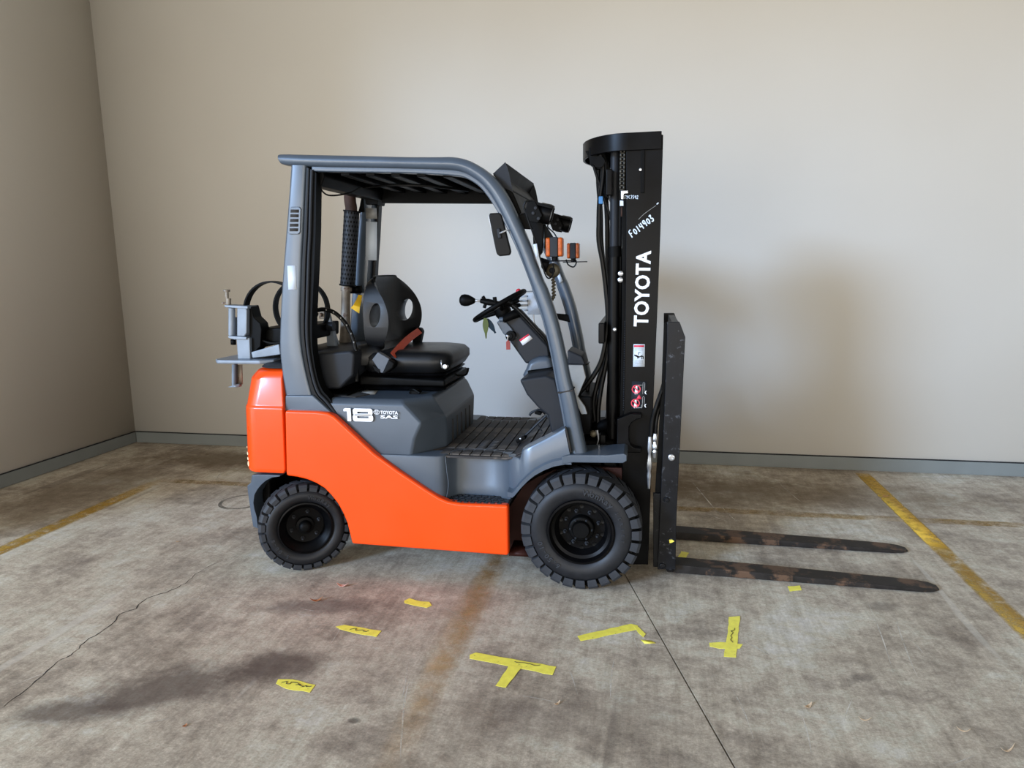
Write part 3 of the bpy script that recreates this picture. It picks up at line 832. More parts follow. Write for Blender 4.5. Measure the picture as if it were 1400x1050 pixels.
for s_ in (0, 1):
    f_ = (lambda y: y) if s_ == 0 else (lambda y: 2 * CY - y)
    mb = MB(); mb.rband(PLc, PRc, f_(0.04), f_(0.15), 0.016, 4)
    rp_ = mb.build('rear_pillar', 'steel_blue', fk, sharp=60)
    mb = MB(); mb.prism([(-1.474,0.906),(-1.325,0.909),(-1.275,0.864),(-1.224,0.817),(-1.484,0.825)], f_(0.03), f_(0.14))
    mb.build('pillar_foot', 'steel_blue', fk, bevel=0.008)
    mb = MB(); mb.band(cm2(tl, 3), cm2(tm, 3), f_(0.045), f_(0.10)); mb.build('pillar_seal', 'hose_rubber', rp_, bevel=0.003)
    if s_ == 0:
        mid = [((a[0] + b_[0]) / 2, 0.06, (a[1] + b_[1]) / 2) for a, b_ in zip(tm, tr_)]
        mb = MB(); mb.band(cm2([(a[0] * .55 + b_[0] * .45, a[1] * .55 + b_[1] * .45) for a, b_ in zip(tm, tr_)], 3), cm2(tr_, 3), 0.06, 0.12); mb.build('pillar_inner_channel', 'black_satin', rp_)
        mb = MB(); mb.tube([(a[0] * .72 + b_[0] * .28, 0.055, a[1] * .72 + b_[1] * .28) for a, b_ in zip(tm, tr_)], 0.0085, 10, True, 3); mb.build('drain_tube', 'plastic_dark', rp_)
        # louvred vent
        vq = [(-1.387,1.818),(-1.326,1.816),(-1.34,1.689),(-1.404,1.69)]
        V = [Vector((x, 0, z)) for x, z in vq]
        def vp(u, v): return (V[0] * (1 - u) + V[1] * u) * (1 - v) + (V[3] * (1 - u) + V[2] * u) * v
        mb = MB()
        loop = []
        for u, v in ((0.15, 0), (0.85, 0), (1, 0.07), (1, 0.93), (0.85, 1), (0.15, 1), (0, 0.93), (0, 0.07)):
            p_ = vp(u, v); loop.append((p_.x, p_.z))
        mb.prism(loop, 0.033, 0.045); vent = mb.build('air_vent', 'steel_blue', rp_, bevel=0.003)
        for k in range(5):
            p_ = vp(0.5, 0.16 + 0.17 * k)
            mb = MB(); c_ = [vp(0.16, 0.10 + 0.17 * k), vp(0.84, 0.10 + 0.17 * k), vp(0.84, 0.21 + 0.17 * k), vp(0.16, 0.21 + 0.17 * k)]
            mb.prism([(a.x, a.z) for a in c_], 0.0318, 0.035); mb.build('vent_slot', 'crack_dark', rp_)
        mb = MB(); mb.prism([(-1.419,1.542),(-1.377,1.543),(-1.379,1.429),(-1.422,1.428)], 0.0385, 0.0405); mb.build('pillar_label', 'label_white', rp_)
    else:
        yf = 2 * CY - 0.152
        mb = MB(); mb.prism([(-1.353,1.878),(-1.283,1.876),(-1.283,1.815),(-1.352,1.817)], yf, yf + 0.002); mb.build('pillar_label', 'label_grey', rp_)
        mb = MB(); mb.prism([(-1.353,1.8),(-1.284,1.796),(-1.298,1.572),(-1.369,1.575)], yf, yf + 0.002); mb.build('pillar_label', 'label_white', rp_)
        mb = MB(); mb.prism([(-1.358,1.985),(-1.249,1.977),(-1.271,1.894),(-1.34,1.896)], yf - 0.02, 2 * CY - 0.05); mb.build('pillar_gusset', 'black_satin', rp_, bevel=0.004)
        mb = MB(); mb.prism([(-1.359,1.955),(-1.356,1.855),(-1.388,1.851),(-1.377,1.885)], 0.86, 0.88); mb.build('pillar_bracket', 'black_satin', rp_)
# roof bars across, rear beam, lining
zt = lambda x: 1.945 + (x + 1.35) * (-0.05)
mb = MB(); mb.prism([(-1.37, 1.93), (-1.25, 1.915), (-1.23, 1.96), (-1.24, 2.01), (-1.36, 2.02)], 0.10, 2 * CY - 0.10)
mb.build('roof_rear_beam', 'black_satin', fk, bevel=0.008)
for k in range(6):
    x = -1.12 + 0.125 * k
    mb = MB(); mb.box((x, CY, zt(x) + 0.034), (0.045, 0.86, 0.022), (0, 0.05, 0)); mb.build('roof_bar', 'black_satin', fk, bevel=0.004)
mb = MB(); mb.prism([(-1.30, 1.998), (-0.50, 1.958), (-0.50, 1.966), (-1.30, 2.006)], 0.10, 2 * CY - 0.10); mb.build('roof_sheet', 'black_satin', fk)
mb = MB(); mb.prism([(-1.25, 1.905), (-0.56, 1.880), (-0.52, 1.915), (-0.56, 1.965), (-1.25, 1.995)], 2 * CY - 0.16, 2 * CY - 0.11); mb.build('roof_side_liner', 'black_satin', fk, bevel=0.006)
mb = MB(); mb.tube([(-1.2, 0.5, 1.95), (-1.0, 0.42, 1.945), (-0.8, 0.45, 1.935), (-0.65, 0.6, 1.925)], 0.006); mb.build('roof_cable', 'hose_rubber', fk)
mb = MB(); mb.tube([(-1.3, 0.18, 1.92), (-1.27, 0.22, 1.885), (-1.2, 0.3, 1.90), (-1.15, 0.34, 1.93)], 0.004); mb.build('roof_cable', 'hose_rubber', fk)
q = (-1.289,0.16,1.939)
mb = MB(); mb.lathe([(0.0, -0.013), (0.009, -0.010), (0.012, 0.0), (0.011, 0.010), (0.0, 0.012)], q, 'Z', 16); mb.build('dome_lamp', 'lens_yellow', fk)
q = (-1.302,0.13,1.749)
mb = MB(); mb.lathe([(0.0, -0.012), (0.014, -0.008), (0.014, 0.006), (0.0, 0.010)], q, 'X', 16); mb.build('coat_hook', 'black_satin', fk)
# visor along the front edge of the roof
vis_in = [(-0.414,1.939),(-0.352,1.989),(-0.345,1.984),(-0.373,1.931),(-0.327,1.871),(-0.334,1.862),(-0.374,1.892)]
mb = MB(); mb.prism(vis_in, 0.13, 2 * CY - 0.13); vz = mb.build('front_visor', 'black_satin', fk, bevel=0.003)
for y0 in (0.115, 2 * CY - 0.12):
    mb = MB(); mb.prism([(-0.411,1.942),(-0.352,1.991),(-0.336,1.942),(-0.32,1.858),(-0.361,1.879)], y0, y0 + 0.005); mb.build('visor_end', 'plastic_dark', vz)
mb = MB(); mb.prism([(-0.367,1.889),(-0.32,1.858),(-0.281,1.766),(-0.302,1.747),(-0.331,1.813)], 0.12, 2 * CY - 0.12); mb.build('front_roof_beam', 'black_satin', fk, bevel=0.006)

# --- work lamps, indicators and alarm on the front pillars
def lamp(dy):
    yb = 0.1 + dy
    L0 = [(-0.23,1.816),(-0.18,1.799),(-0.13,1.781),(-0.133,1.772),(-0.183,1.786),(-0.23,1.8)]
    mb = MB(); mb.prism(L0, yb - 0.055, yb + 0.055); lp = mb.build('work_lamp', 'black_satin', fk, bevel=0.002)
    c = (-0.18,0.1,1.76); 
    mb = MB(); mb.lathe([(0.0, -0.040), (0.030, -0.038), (0.044, -0.010), (0.046, 0.030), (0.042, 0.044), (0.038, 0.044), (0.034, 0.034), (0.0, 0.032)], (0, 0, 0), 'X', 28)
    mb.xform(Matrix.Translation((c[0], c[1] + dy, c[2])) @ Matrix.Rotation(rad(16), 4, 'Y'))
    mb.build('lamp_housing', 'black_paint', lp, sharp=50)
    mb = MB(); mb.lathe([(0.0, 0.040), (0.034, 0.037)], (0, 0, 0), 'X', 24); mb.xform(Matrix.Translation((c[0], c[1] + dy, c[2])) @ Matrix.Rotation(rad(16), 4, 'Y')); mb.build('lamp_lens', 'paper_clear', lp)
    for ya in (yb + 0.048, yb - 0.060):
        mb = MB(); mb.prism([(-0.24,1.807),(-0.206,1.809),(-0.173,1.744),(-0.194,1.712),(-0.231,1.719),(-0.25,1.765)], ya, ya + 0.012)
        mb.build('lamp_bracket', 'black_satin', lp, bevel=0.003)
    for (px_, pz_) in [(-0.203,1.777),(-0.214,1.755),(-0.19,1.731)]:
        mb = MB(); mb.lathe([(0.007, 0.0), (0.007, -0.006), (0.0, -0.007)], (px_, yb - 0.060, pz_), 'Y', 8); mb.build('bracket_bolt', 'plastic_dark', lp)
lamp(0); lamp(0.80)
mb = MB(); mb.prism([(-0.302,1.749),(-0.25,1.767),(-0.207,1.726),(-0.176,1.713),(-0.184,1.584),(-0.198,1.568),(-0.225,1.608),(-0.227,1.688),(-0.279,1.692)], 0.10, 0.13)
mb.build('lamp_post', 'black_satin', fk, bevel=0.004)
mb = MB(); mb.prism([(-0.176,1.716),(-0.123,1.633),(-0.133,1.583),(-0.177,1.601)], 0.12, 0.14); mb.build('lamp_post', 'black_satin', fk, bevel=0.003)
for dy in (0, 0.80):
    y0, y1 = 0.065 + dy, 0.135 + dy
    B = [(-0.166,1.65),(-0.086,1.651),(-0.085,1.562),(-0.163,1.56)]
    (xa, za), (xb, zb) = B[0], B[2]
    if dy: xa += 0.008; 
    w = xb - xa
    mb = MB(); mb.box(((xa + xb) / 2, (y0 + y1) / 2, (za + zb) / 2), (w * 0.44, 0.072, abs(za - zb) * 1.0)); ind = mb.build('turn_indicator', 'plastic_dark', fk, bevel=0.004)
    for sg in (-1, 1):
        mb = MB(); mb.box(((xa + xb) / 2 + sg * w * 0.34, (y0 + y1) / 2, (za + zb) / 2), (w * 0.27, 0.070, abs(za - zb) * 0.97)); mb.build('indicator_lens', 'amber', ind, bevel=0.008, seg=3)
    mb = MB(); mb.lathe([(0.014, -0.012), (0.014, 0.004), (0.0, 0.005)], ((xa + xb) / 2, (y0 + y1) / 2, zb - 0.004), 'Z', 12); mb.build('indicator_stem', 'black_satin', ind)
    mb = MB(); mb.box(((xa + xb) / 2 + 0.01, (y0 + y1) / 2, zb - 0.018), (0.135, 0.05, 0.005)); mb.build('indicator_bracket', 'black_satin', ind)
mb = MB(); mb.prism([(-0.191,1.561),(-0.15,1.547),(-0.171,1.494),(-0.188,1.515)], 0.10, 0.13); mb.build('alarm_bracket', 'black_satin', fk)
q = (-0.141,0.14,1.501)
mb = MB(); mb.lathe([(0.0, -0.02), (0.024, -0.018), (0.034, -0.006), (0.034, 0.010), (0.024, 0.022), (0.0, 0.024)], q, 'Y', 24); al = mb.build('reversing_alarm', 'brass', fk, sharp=60)
mb = MB(); mb.lathe([(0.0, -0.004), (0.014, 0.0), (0.016, 0.004)], (q[0], q[1] - 0.02, q[2]), 'Y', 16); mb.build('alarm_grille', 'black_satin', al)
cp = [(-0.14,0.14,1.464),(-0.137,0.145,1.44),(-0.138,0.14,1.413),(-0.136,0.145,1.386),(-0.144,0.14,1.366)]
mb = MB()
for k in range(40):
    t = k / 39 * (len(cp) - 1); i = min(int(t), len(cp) - 2); f = t - i
    v = Vector(cp[i]).lerp(Vector(cp[i + 1]), f) + Vector((0.004 * math.cos(k * 1.1), 0.004 * math.sin(k * 1.1), 0))
    mb.lathe([(0.0, -0.006), (0.0065, -0.002), (0.0065, 0.002), (0.0, 0.006)], v, 'Z', 7)
mb.build('coiled_cable', 'brass', al)
for pts, r in (([(-0.252,0.05,1.759),(-0.258,0.05,1.787),(-0.245,0.05,1.809),(-0.22,0.06,1.813)], 0.004),
               ([(-0.255,0.05,1.781),(-0.239,0.05,1.729),(-0.217,0.05,1.665),(-0.197,0.05,1.6),(-0.179,0.06,1.528),(-0.161,0.07,1.475),(-0.145,0.08,1.468),(-0.13,0.09,1.494),(-0.134,0.1,1.534)], 0.0035),
               ([(-0.133,0.12,1.711),(-0.149,0.12,1.722),(-0.16,0.12,1.699),(-0.132,0.11,1.672),(-0.114,0.1,1.645)], 0.003),
               ([(-0.163,0.9,1.558),(-0.151,0.9,1.529),(-0.121,0.9,1.516),(-0.105,0.9,1.54),(-0.113,0.9,1.561)], 0.004)):
    mb = MB(); mb.tube(pts, r, 8); mb.build('lamp_cable', 'hose_rubber', fk)
mb = MB(); mb.prism([(-0.217,1.619),(-0.2,1.622),(-0.191,1.567),(-0.204,1.561)], 0.045, 0.055); mb.build('cable_sleeve', 'label_white', fk)

# --- rear-view mirror
mq = [(-0.416,1.762),(-0.371,1.763),(-0.361,1.753),(-0.32,1.589),(-0.327,1.573),(-0.375,1.569),(-0.388,1.581),(-0.421,1.748)]
mb = MB(); mb.prism(mq, 0.05, 0.075); mr_ = mb.build('mirror', 'mirror_back', fk, bevel=0.006, seg=3)
mq2 = [(-0.423,1.748),(-0.414,1.754),(-0.377,1.579),(-0.387,1.576)]
mb = MB(); mb.prism(mq2, 0.055, 0.085); mb.build('mirror_edge', 'chrome_edge', mr_, bevel=0.002)
mb = MB(); mb.tube([(-0.373,0.045,1.671),(-0.358,0.035,1.674),(-0.338,0.04,1.683),(-0.324,0.055,1.687)], 0.004, 8); mb.build('mirror_arm', 'steel_bright', mr_)
q = (-0.372,0.046,1.671); mb = MB(); mb.box(q, (0.016, 0.014, 0.045), (0, -0.15, 0)); mb.build('mirror_clamp', 'plastic_dark', mr_, bevel=0.004)

# --- seat
def sec(xc, z, hw, xb, xf_mid, xf_wing, tilt=0.0, n=20):
    # closed plan section of the backrest at height z: back curve, then front with forward wings
    pts = []
    for k in range(n + 1):                         # front, near to far
        u = -1 + 2 * k / n
        x = xf_mid + (xf_wing - xf_mid) * abs(u) ** 3.4
        if abs(u) > 0.93: x -= 0.018
        pts.append((x, CY + u * hw, z))
    for k in range(n + 1):                         # back, far to near
        u = 1 - 2 * k / n
        x = xb + 0.045 * abs(u) ** 3
        pts.append((x, CY + u * hw * 1.0, z))
    return pts
prof = [  # z, half width, back x, front mid x, front wing x
    (1.110, 0.200, -1.150, -1.085, -1.050), (1.130, 0.240, -1.168, -1.090, -1.025), (1.16, 0.262, -1.174, -1.105, -1.005), (1.21, 0.270, -1.176, -1.118, -0.985),
    (1.26, 0.272, -1.176, -1.122, -0.978), (1.31, 0.270, -1.176, -1.124, -0.984), (1.36, 0.262, -1.175, -1.124, -1.003), (1.40, 0.252, -1.172, -1.122, -1.028), (1.435, 0.235, -1.166, -1.118, -1.056), (1.462, 0.205, -1.158, -1.112, -1.080), (1.482, 0.150, -1.142, -1.110, -1.100)]
mb = MB(); mb.prism([(-1.183,0.973),(-0.719,0.953),(-0.72,0.919),(-1.186,0.918)], 0.28, 2 * CY - 0.28)
seat = mb.build('seat_base', 'black_satin', fk, bevel=0.01)
def cmN(rows, n):
    out = []
    for i in range(len(rows) - 1):
        r0, r1, r2, r3 = rows[max(i - 1, 0)], rows[i], rows[i + 1], rows[min(i + 2, len(rows) - 1)]
        for k in range(n):
            t = k / n
            out.append([0.5 * (2 * b_ + (c - a) * t + (2 * a - 5 * b_ + 4 * c - d) * t * t + (3 * b_ - a - 3 * c + d) * t ** 3) for a, b_, c, d in zip(r0, r1, r2, r3)])
    return out + [rows[-1]]
prof.append((1.488, 0.09, -1.132, -1.115, -1.108))
mb = MB(); mb.loft([sec(0, z, hw, xb, xm, xw) for z, hw, xb, xm, xw in cmN(prof, 3)])
cut = MB(); cut.lathe([(1, -1), (1, 1)], (0, 0, 0), 'Y', 28)
yh = 0.675
cut.xform(Matrix.Translation((-1.068, CY, 1.288)) @ Matrix.Rotation(0.18, 4, 'Y') @ Matrix.Diagonal((0.029, 0.6, 0.062, 1)))
bo = mb.build('backrest', 'vinyl', seat, sharp=60)
co = cut.build('cutter', 'vinyl')
md = bo.modifiers.new('hole', 'BOOLEAN'); md.object = co; md.operation = 'DIFFERENCE'; md.solver = 'EXACT'
bpy.context.view_layer.update()
dg = bpy.context.evaluated_depsgraph_get()
nm = bpy.data.meshes.new_from_object(bo.evaluated_get(dg))
bo.modifiers.clear(); bo.data = nm
bpy.data.objects.remove(co)
sm = bo.modifiers.new('sub', 'BEVEL'); sm.width = 0.012; sm.segments = 3; sm.limit_method = 'ANGLE'; sm.angle_limit = rad(55)
# cushion
def cush(z, y0, xr, xf, r):
    pts = []
    for cx, cy, a0 in ((xf - r, 2 * CY - y0 - r, 0), (xr + r * .5, 2 * CY - y0 - r * .5, 90), (xr + r * .5, y0 + r * .5, 180), (xf - r, y0 + r, 270)):
        rr_ = r if cx > -0.9 else r * .5
        for k in range(7):
            a = rad(a0 + 15 * k); pts.append((cx + rr_ * math.cos(a), cy + rr_ * math.sin(a), z))
    return pts
mb = MB()
mb.loft([cush(0.985, 0.285, -1.13, -0.735, 0.08), cush(0.998, 0.268, -1.15, -0.715, 0.09), cush(1.035, 0.255, -1.16, -0.690, 0.10), cush(1.070, 0.258, -1.16, -0.690, 0.10), cush(1.092, 0.275, -1.15, -0.710, 0.10), cush(1.102, 0.32, -1.12, -0.755, 0.10), cush(1.100, 0.42, -1.05, -0.83, 0.08)])
mb.build('seat_cushion', 'vinyl', seat, sharp=60)
mb = MB()
mb.loft([cush(1.03, 0.245, -1.19, -1.00, 0.08), cush(1.06, 0.24, -1.195, -0.99, 0.08), cush(1.10, 0.245, -1.19, -1.02, 0.07), cush(1.13, 0.265, -1.18, -1.06, 0.05)])
mb.build('seat_hip_bolster', 'vinyl', seat, sharp=60)
for k in range(4):
    z = 0.902 + 0.025 * k
    mb = MB(); ins = 0.012 * (3 - k) / 3
    mb.loft([cush(z - 0.010, 0.292 + ins, -1.17, -0.735, 0.05), cush(z, 0.280 + ins, -1.18, -0.722, 0.05), cush(z + 0.010, 0.292 + ins, -1.17, -0.735, 0.05)])
    mb.build('bellows_fold', 'black_paint', seat, sharp=40)
# belt, retractor, buckle, levers
bp0 = (-0.993,0.72,1.168); bp1 = (-0.984,0.245,1.083)
v0, v1 = Vector(bp0), Vector(bp1)
mb = MB(); rings = []
for k in range(13):
    t = k / 12; c_ = v0.lerp(v1, t) + Vector((0.005, 0, 0.012 * math.sin(PI * t)))
    wv = (v1 - v0).cross(Vector((-0.33, 0.93, -0.1))).normalized() * 0.019
    nn = Vector((0.4, -0.6, 0.3)).normalized() * 0.0015
    rings.append([c_ + wv + nn, c_ - wv + nn, c_ - wv - nn, c_ + wv - nn])
mb.loft(rings); mb.build('seat_belt', 'belt_orange', seat)
mb = MB(); mb.prism([(-1.082,1.064),(-1.048,1.104),(-0.987,1.069),(-1.021,0.997),(-1.037,0.996)], 0.215, 0.25); rt = mb.build('belt_retractor', 'belt_grey', seat, bevel=0.004)
mb = MB(); mb.prism([(-0.986,1.071),(-0.956,1.05),(-0.965,1.024),(-1.01,0.993),(-1.026,0.995)], 0.20, 0.265); mb.build('retractor_guard', 'black_satin', rt, bevel=0.008, seg=3)
mb = MB(); mb.prism([(-1.079,1.036),(-1.04,1.014),(-1.045,0.995),(-1.068,1.01)], 0.212, 0.222); mb.build('retractor_slot', 'black_satin', rt)
mb = MB(); mb.prism([(-1.029,1.186),(-0.984,1.182),(-0.974,1.161),(-0.997,1.071),(-1.042,1.071),(-1.036,1.122),(-1.003,1.148)], 0.72, 0.77); mb.build('belt_buckle', 'black_satin', seat, bevel=0.008, seg=3)
mb = MB(); mb.tube([(-0.725,0.5,0.954),(-0.705,0.5,0.944),(-0.668,0.5,0.948),(-0.655,0.5,0.963),(-0.649,0.5,0.987)], 0.0055, 8); mb.build('seat_slide_lever', 'black_satin', seat)
mb = MB(); mb.tube([(-0.729,0.262,1.061),(-0.726,0.258,1.02)], 0.003, 8, False); mb.build('weight_dial_mark', 'steel_bright', seat)
q = (-0.716,0.29,1.023); mb = MB(); mb.lathe([(0.012, 0.02), (0.012, -0.01), (0.0, -0.012)], q, 'Y', 10); mb.build('seat_adjust_knob', 'steel_bright', seat)

# --- floor pan, mat, step and fender
FZ = 0.618
# continuous outer skin: rear block, step recess, fender
def skin(y0f):
    topc = [(-1.011,0.635),(-0.834,0.641),(-0.7,0.644),(-0.66,0.643)]; 
plan_pts = [  # x, y, top z, bottom z
]
def lerp_list(lst, t):
    f = t * (len(lst) - 1); i = min(int(f), len(lst) - 2); f -= i
    return [a + (b_ - a) * f for a, b_ in zip(lst[i], lst[i + 1])]
def xz1(l): return l[0]
st = 0.395                                            # step tread height
fen_t = [(-0.284,0.663),(-0.253,0.678),(-0.214,0.699),(-0.169,0.723),(-0.124,0.749),(-0.07,0.782)]
fen_b = [(-0.323,0.431),(-0.301,0.461),(-0.28,0.488),(-0.248,0.522),(-0.216,0.55),(-0.17,0.578),(-0.125,0.598),(-0.036,0.619)]
cols = [(-1.03, 0.03, FZ, 0.58), (-0.90, 0.03, FZ, 0.50), (-0.80, 0.03, FZ, 0.44), (-0.715, 0.03, FZ, st), (-0.690, 0.034, FZ, st), (-0.672, 0.045, FZ, st), (-0.660, 0.065, FZ, st),
        (-0.650, 0.095, FZ, st), (-0.640, 0.125, FZ, st), (-0.62, 0.145, FZ, st), (-0.57, 0.155, FZ, st), (-0.50, 0.158, FZ, st), (-0.44, 0.150, FZ, st), (-0.395, 0.130, FZ, st),
        (-0.365, 0.105, FZ + 0.002, st), (-0.345, 0.080, FZ + 0.004, 0.405)]
for s_ in (0, 1):
    f_ = (lambda y: y) if s_ == 0 else (lambda y: 2 * CY - y)
    mb = MB(); rings = []
    for x, y, zt_, zb_ in cols:
        zm = zb_ + (zt_ - zb_) * 0.32
        off = 0.012 if (-0.66 < x < -0.37) else 0.0
        rings.append([(x, f_(y + 0.02), zt_ + 0.004), (x, f_(y + 0.004), zt_), (x, f_(y), zt_ - 0.012), (x, f_(y), zm + 0.01), (x, f_(y - off), zm - 0.012), (x, f_(y - off), zb_), (x, f_(0.30), zb_), (x, f_(0.30), zt_ - 0.01)])
    mb.loft(rings)
    sk_ = mb.build('side_cover', 'plastic_grey', fk, sharp=50)
    mb = MB(); mb.tube([(-0.662, f_(0.058), 0.615), (-0.655, f_(0.052), 0.54), (-0.648, f_(0.050), 0.48), (-0.655, f_(0.050), 0.43), (-0.664, f_(0.05), 0.40)], 0.002, 6)
    mb.build('cover_seam', 'steel_blue', sk_)
    # fender: outline prism, its rear edge curving in to the recess
    mb = MB(); rings = []
    N_ = 22
    for k in range(N_ + 1):
        t = k / N_
        x = -0.352 + (-0.072 + 0.352) * t
        # arch height below
        zb_ = None
        for (xa, za), (xb, zb2) in zip(fen_b, fen_b[1:]):
            if xa <= x <= xb: zb_ = za + (zb2 - za) * (x - xa) / (xb - xa)
        if zb_ is None: zb_ = fen_b[0][1] if x < fen_b[0][0] else fen_b[-1][1]
        zt_ = None
        for (xa, za), (xb, zb2) in zip(fen_t, fen_t[1:]):
            if xa <= x <= xb: zt_ = za + (zb2 - za) * (x - xa) / (xb - xa)
        if zt_ is None: zt_ = FZ + 0.004 if x < fen_t[0][0] else fen_t[-1][1]
        y = 0.02 + 0.062 * max(0, 1 - t * 2.4) ** 1.7
        yb = 0.008 + 0.03 * max(0, 1 - t * 5)
        h = 0.028
        rings.append([(x, f_(y + 0.03), zt_ + 0.003), (x, f_(y + 0.006), zt_), (x, f_(y), zt_ - 0.01), (x, f_(y), zb_ + h + 0.006), (x, f_(yb), zb_ + h - 0.004), (x, f_(yb), zb_), (x, f_(0.19), zb_), (x, f_(0.19), zt_ - 0.01)])
    last = rings[-1]; zhi, zlo = last[2][2], last[5][2]
    rings.append([(v[0] + 0.032 * min(1, max(0, (zhi - v[2]) / (zhi - zlo))), v[1], v[2]) for v in last])
    mb.loft(rings); fe = mb.build('front_fender', 'steel_blue', fk, sharp=45)
    mb = MB(); mb.prism([(-0.086,0.648),(-0.048,0.658),(0.123,0.663),(0.199,0.673),(0.212,0.666),(0.213,0.639),(0.196,0.628),(0.09,0.625),(-0.035,0.622),(-0.086,0.611)], f_(0.0045), f_(0.20)); mb.build('fender_tail', 'steel_blue', fe, bevel=0.004)
    mb = MB(); mb.prism([(-0.072,0.788),(-0.065,0.786),(-0.04,0.671),(-0.047,0.667)], f_(0.012), f_(0.03)); mb.build('fender_seam', 'crack_dark', fe)
    # step tread
    mb = MB(); mb.slab([(-0.71, f_(0.008)), (-0.352, f_(0.008)), (-0.352, f_(0.16)), (-0.70, f_(0.16))], st - 0.02, st); stp = mb.build('step_tread', 'plastic_grey', fk, bevel=0.003)
    if s_ == 0:
        for i in range(9):
            for j in range(4):
                xx = -0.655 + i * 0.033 + (0.012 if j % 2 else 0); yy = 0.026 + j * 0.032
                if yy > 0.12 and (xx < -0.61 or xx > -0.41): continue
                mb = MB(); mb.box((xx, yy, st + 0.003), (0.022, 0.012, 0.008)); mb.build('tread_stud', 'plastic_dark', stp, bevel=0.002)
# rubber mat on the floor pan, toe board rising at the front
mb = MB(); mb.prism([(-0.86, 0.52), (-0.30, 0.52), (-0.08, 0.66), (-0.08, 0.71), (-0.32, 0.612), (-0.36, 0.606), (-0.86, 0.606)], 0.17, 2 * CY - 0.17); pan = mb.build('floor_pan', 'plastic_dark', fk)
mb = MB(); mb.prism([(-0.84, 0.606), (-0.36, 0.606), (-0.32, 0.612), (-0.12, 0.695), (-0.125, 0.705), (-0.322, 0.622), (-0.362, 0.616), (-0.84, 0.616)], 0.065, 2 * CY - 0.065); fm = mb.build('floor_mat', 'mat_rubber', fk, bevel=0.002)
for k in range(7):
    x0 = -0.70 + 0.052 * k
    for (ya, yb_) in ((0.085, 0.19), (0.20, 0.38), (0.385, 0.96)):
        if ya == 0.20 and k in (3, 4):
            for m_ in range(6):
                mb = MB(); mb.box((x0 + 0.025, 0.215 + 0.030 * m_, 0.6185), (0.046, 0.017, 0.006)); mb.build('mat_rib', 'mat_rubber', fm)
            continue
        mb = MB(); mb.box((x0 + 0.025, (ya + yb_) / 2, 0.6185), (0.046, yb_ - ya, 0.006)); mb.build('mat_rib', 'mat_rubber', fm, bevel=0.0015)
for k in range(3):
    t0 = 0.14 + 0.28 * k
    x = -0.322 + 0.2 * t0; z = 0.622 + 0.083 * t0
    mb = MB(); mb.box((x, CY, z + 0.004), (0.046, 0.88, 0.006), (0, -0.40, 0)); mb.build('mat_rib', 'mat_rubber', fm, bevel=0.0015)
# pedals
pd = [(-0.342,0.34,0.634),(-0.299,0.34,0.675),(-0.249,0.34,0.726),(-0.203,0.34,0.77)]
mb = MB(); mb.tube(pd, 0.006, 8); mb.tube([(-0.249,0.34,0.722),(-0.227,0.34,0.685)], 0.004, 6, False); pe = mb.build('accelerator_pedal', 'plastic_dark', fk)
q = (-0.334,0.34,0.646); mb = MB(); mb.box(q, (0.055, 0.06, 0.02), (0, -0.5, 0)); mb.build('pedal_pad', 'black_satin', pe, bevel=0.004)
q = (-0.334,0.31,0.65); mb = MB(); mb.lathe([(0.0, -0.006), (0.006, 0), (0.0, 0.006)], q, 'Y', 10); mb.build('pedal_pin', 'steel_bright', pe)
mb = MB(); mb.tube([(-0.317,0.5,0.733),(-0.305,0.5,0.749),(-0.273,0.5,0.762),(-0.249,0.5,0.758),(-0.23,0.5,0.743)], 0.007, 8); pe2 = mb.build('brake_pedal', 'plastic_dark', fk)
q = (-0.265,0.5,0.754); mb = MB(); mb.box(q, (0.035, 0.09, 0.015), (0, 0.2, 0)); mb.build('pedal_pad', 'black_satin', pe2, bevel=0.004)

# --- front cowl and dash
mb = MB(); mb.prism([(-0.311,0.981),(-0.246,0.994),(-0.178,1.004),(-0.132,0.987),(-0.055,0.693),(-0.041,0.613),(-0.144,0.713),(-0.158,0.727),(-0.172,0.805),(-0.219,0.842),(-0.275,0.906)], 0.165, 2 * CY - 0.165)
cowl = mb.build('dash_cowl', 'plastic_dark', fk, bevel=0.014, seg=3)
mb = MB(); mb.prism([(-0.09,1.113),(-0.017,1.081),(0.001,1.034),(-0.09,1.037)], 0.30, 0.48); mb.build('dash_top', 'plastic_dark', fk, bevel=0.01)
mb = MB(); mb.prism([(-0.084,1.04),(-0.012,1.04),(0.003,0.979),(-0.037,0.883),(-0.001,0.832),(0.01,0.795),(-0.019,0.794),(-0.055,0.871)], 0.275, 0.295); mb.build('dash_side_panel', 'label_grey', fk, bevel=0.003)
# column boot and column
c0, c1 = Vector((-0.27,0.52,0.988)), Vector((-0.433,0.52,1.257))
ax = (c1 - c0).normalized()
mb = MB(); mb.prism([(-0.314,1.004),(-0.302,1.042),(-0.252,1.063),(-0.188,1.07),(-0.173,1.021),(-0.174,0.968),(-0.341,0.954)], 0.37, 0.67); mb.build('column_boot', 'plastic_grey', fk, bevel=0.03, seg=4)
mb = MB(); mb.prism([(-0.306,0.996),(-0.167,1.016),(-0.167,0.975),(-0.292,0.966)], 0.355, 0.685); mb.build('column_boot_ring', 'black_satin', fk, bevel=0.01, seg=3)
mb = MB(); mb.prism([(-0.47,1.229),(-0.43,1.275),(-0.376,1.301),(-0.202,1.113),(-0.195,1.052),(-0.322,1.02)], 0.43, 0.61); colm = mb.build('steering_column', 'plastic_dark', fk, bevel=0.012, seg=3)
mb = MB(); mb.prism([(-0.471,1.238),(-0.44,1.264),(-0.391,1.207),(-0.365,1.158),(-0.403,1.15),(-0.438,1.181)], 0.415, 0.44); mb.build('switch_panel', 'plastic_grey', colm, bevel=0.005)
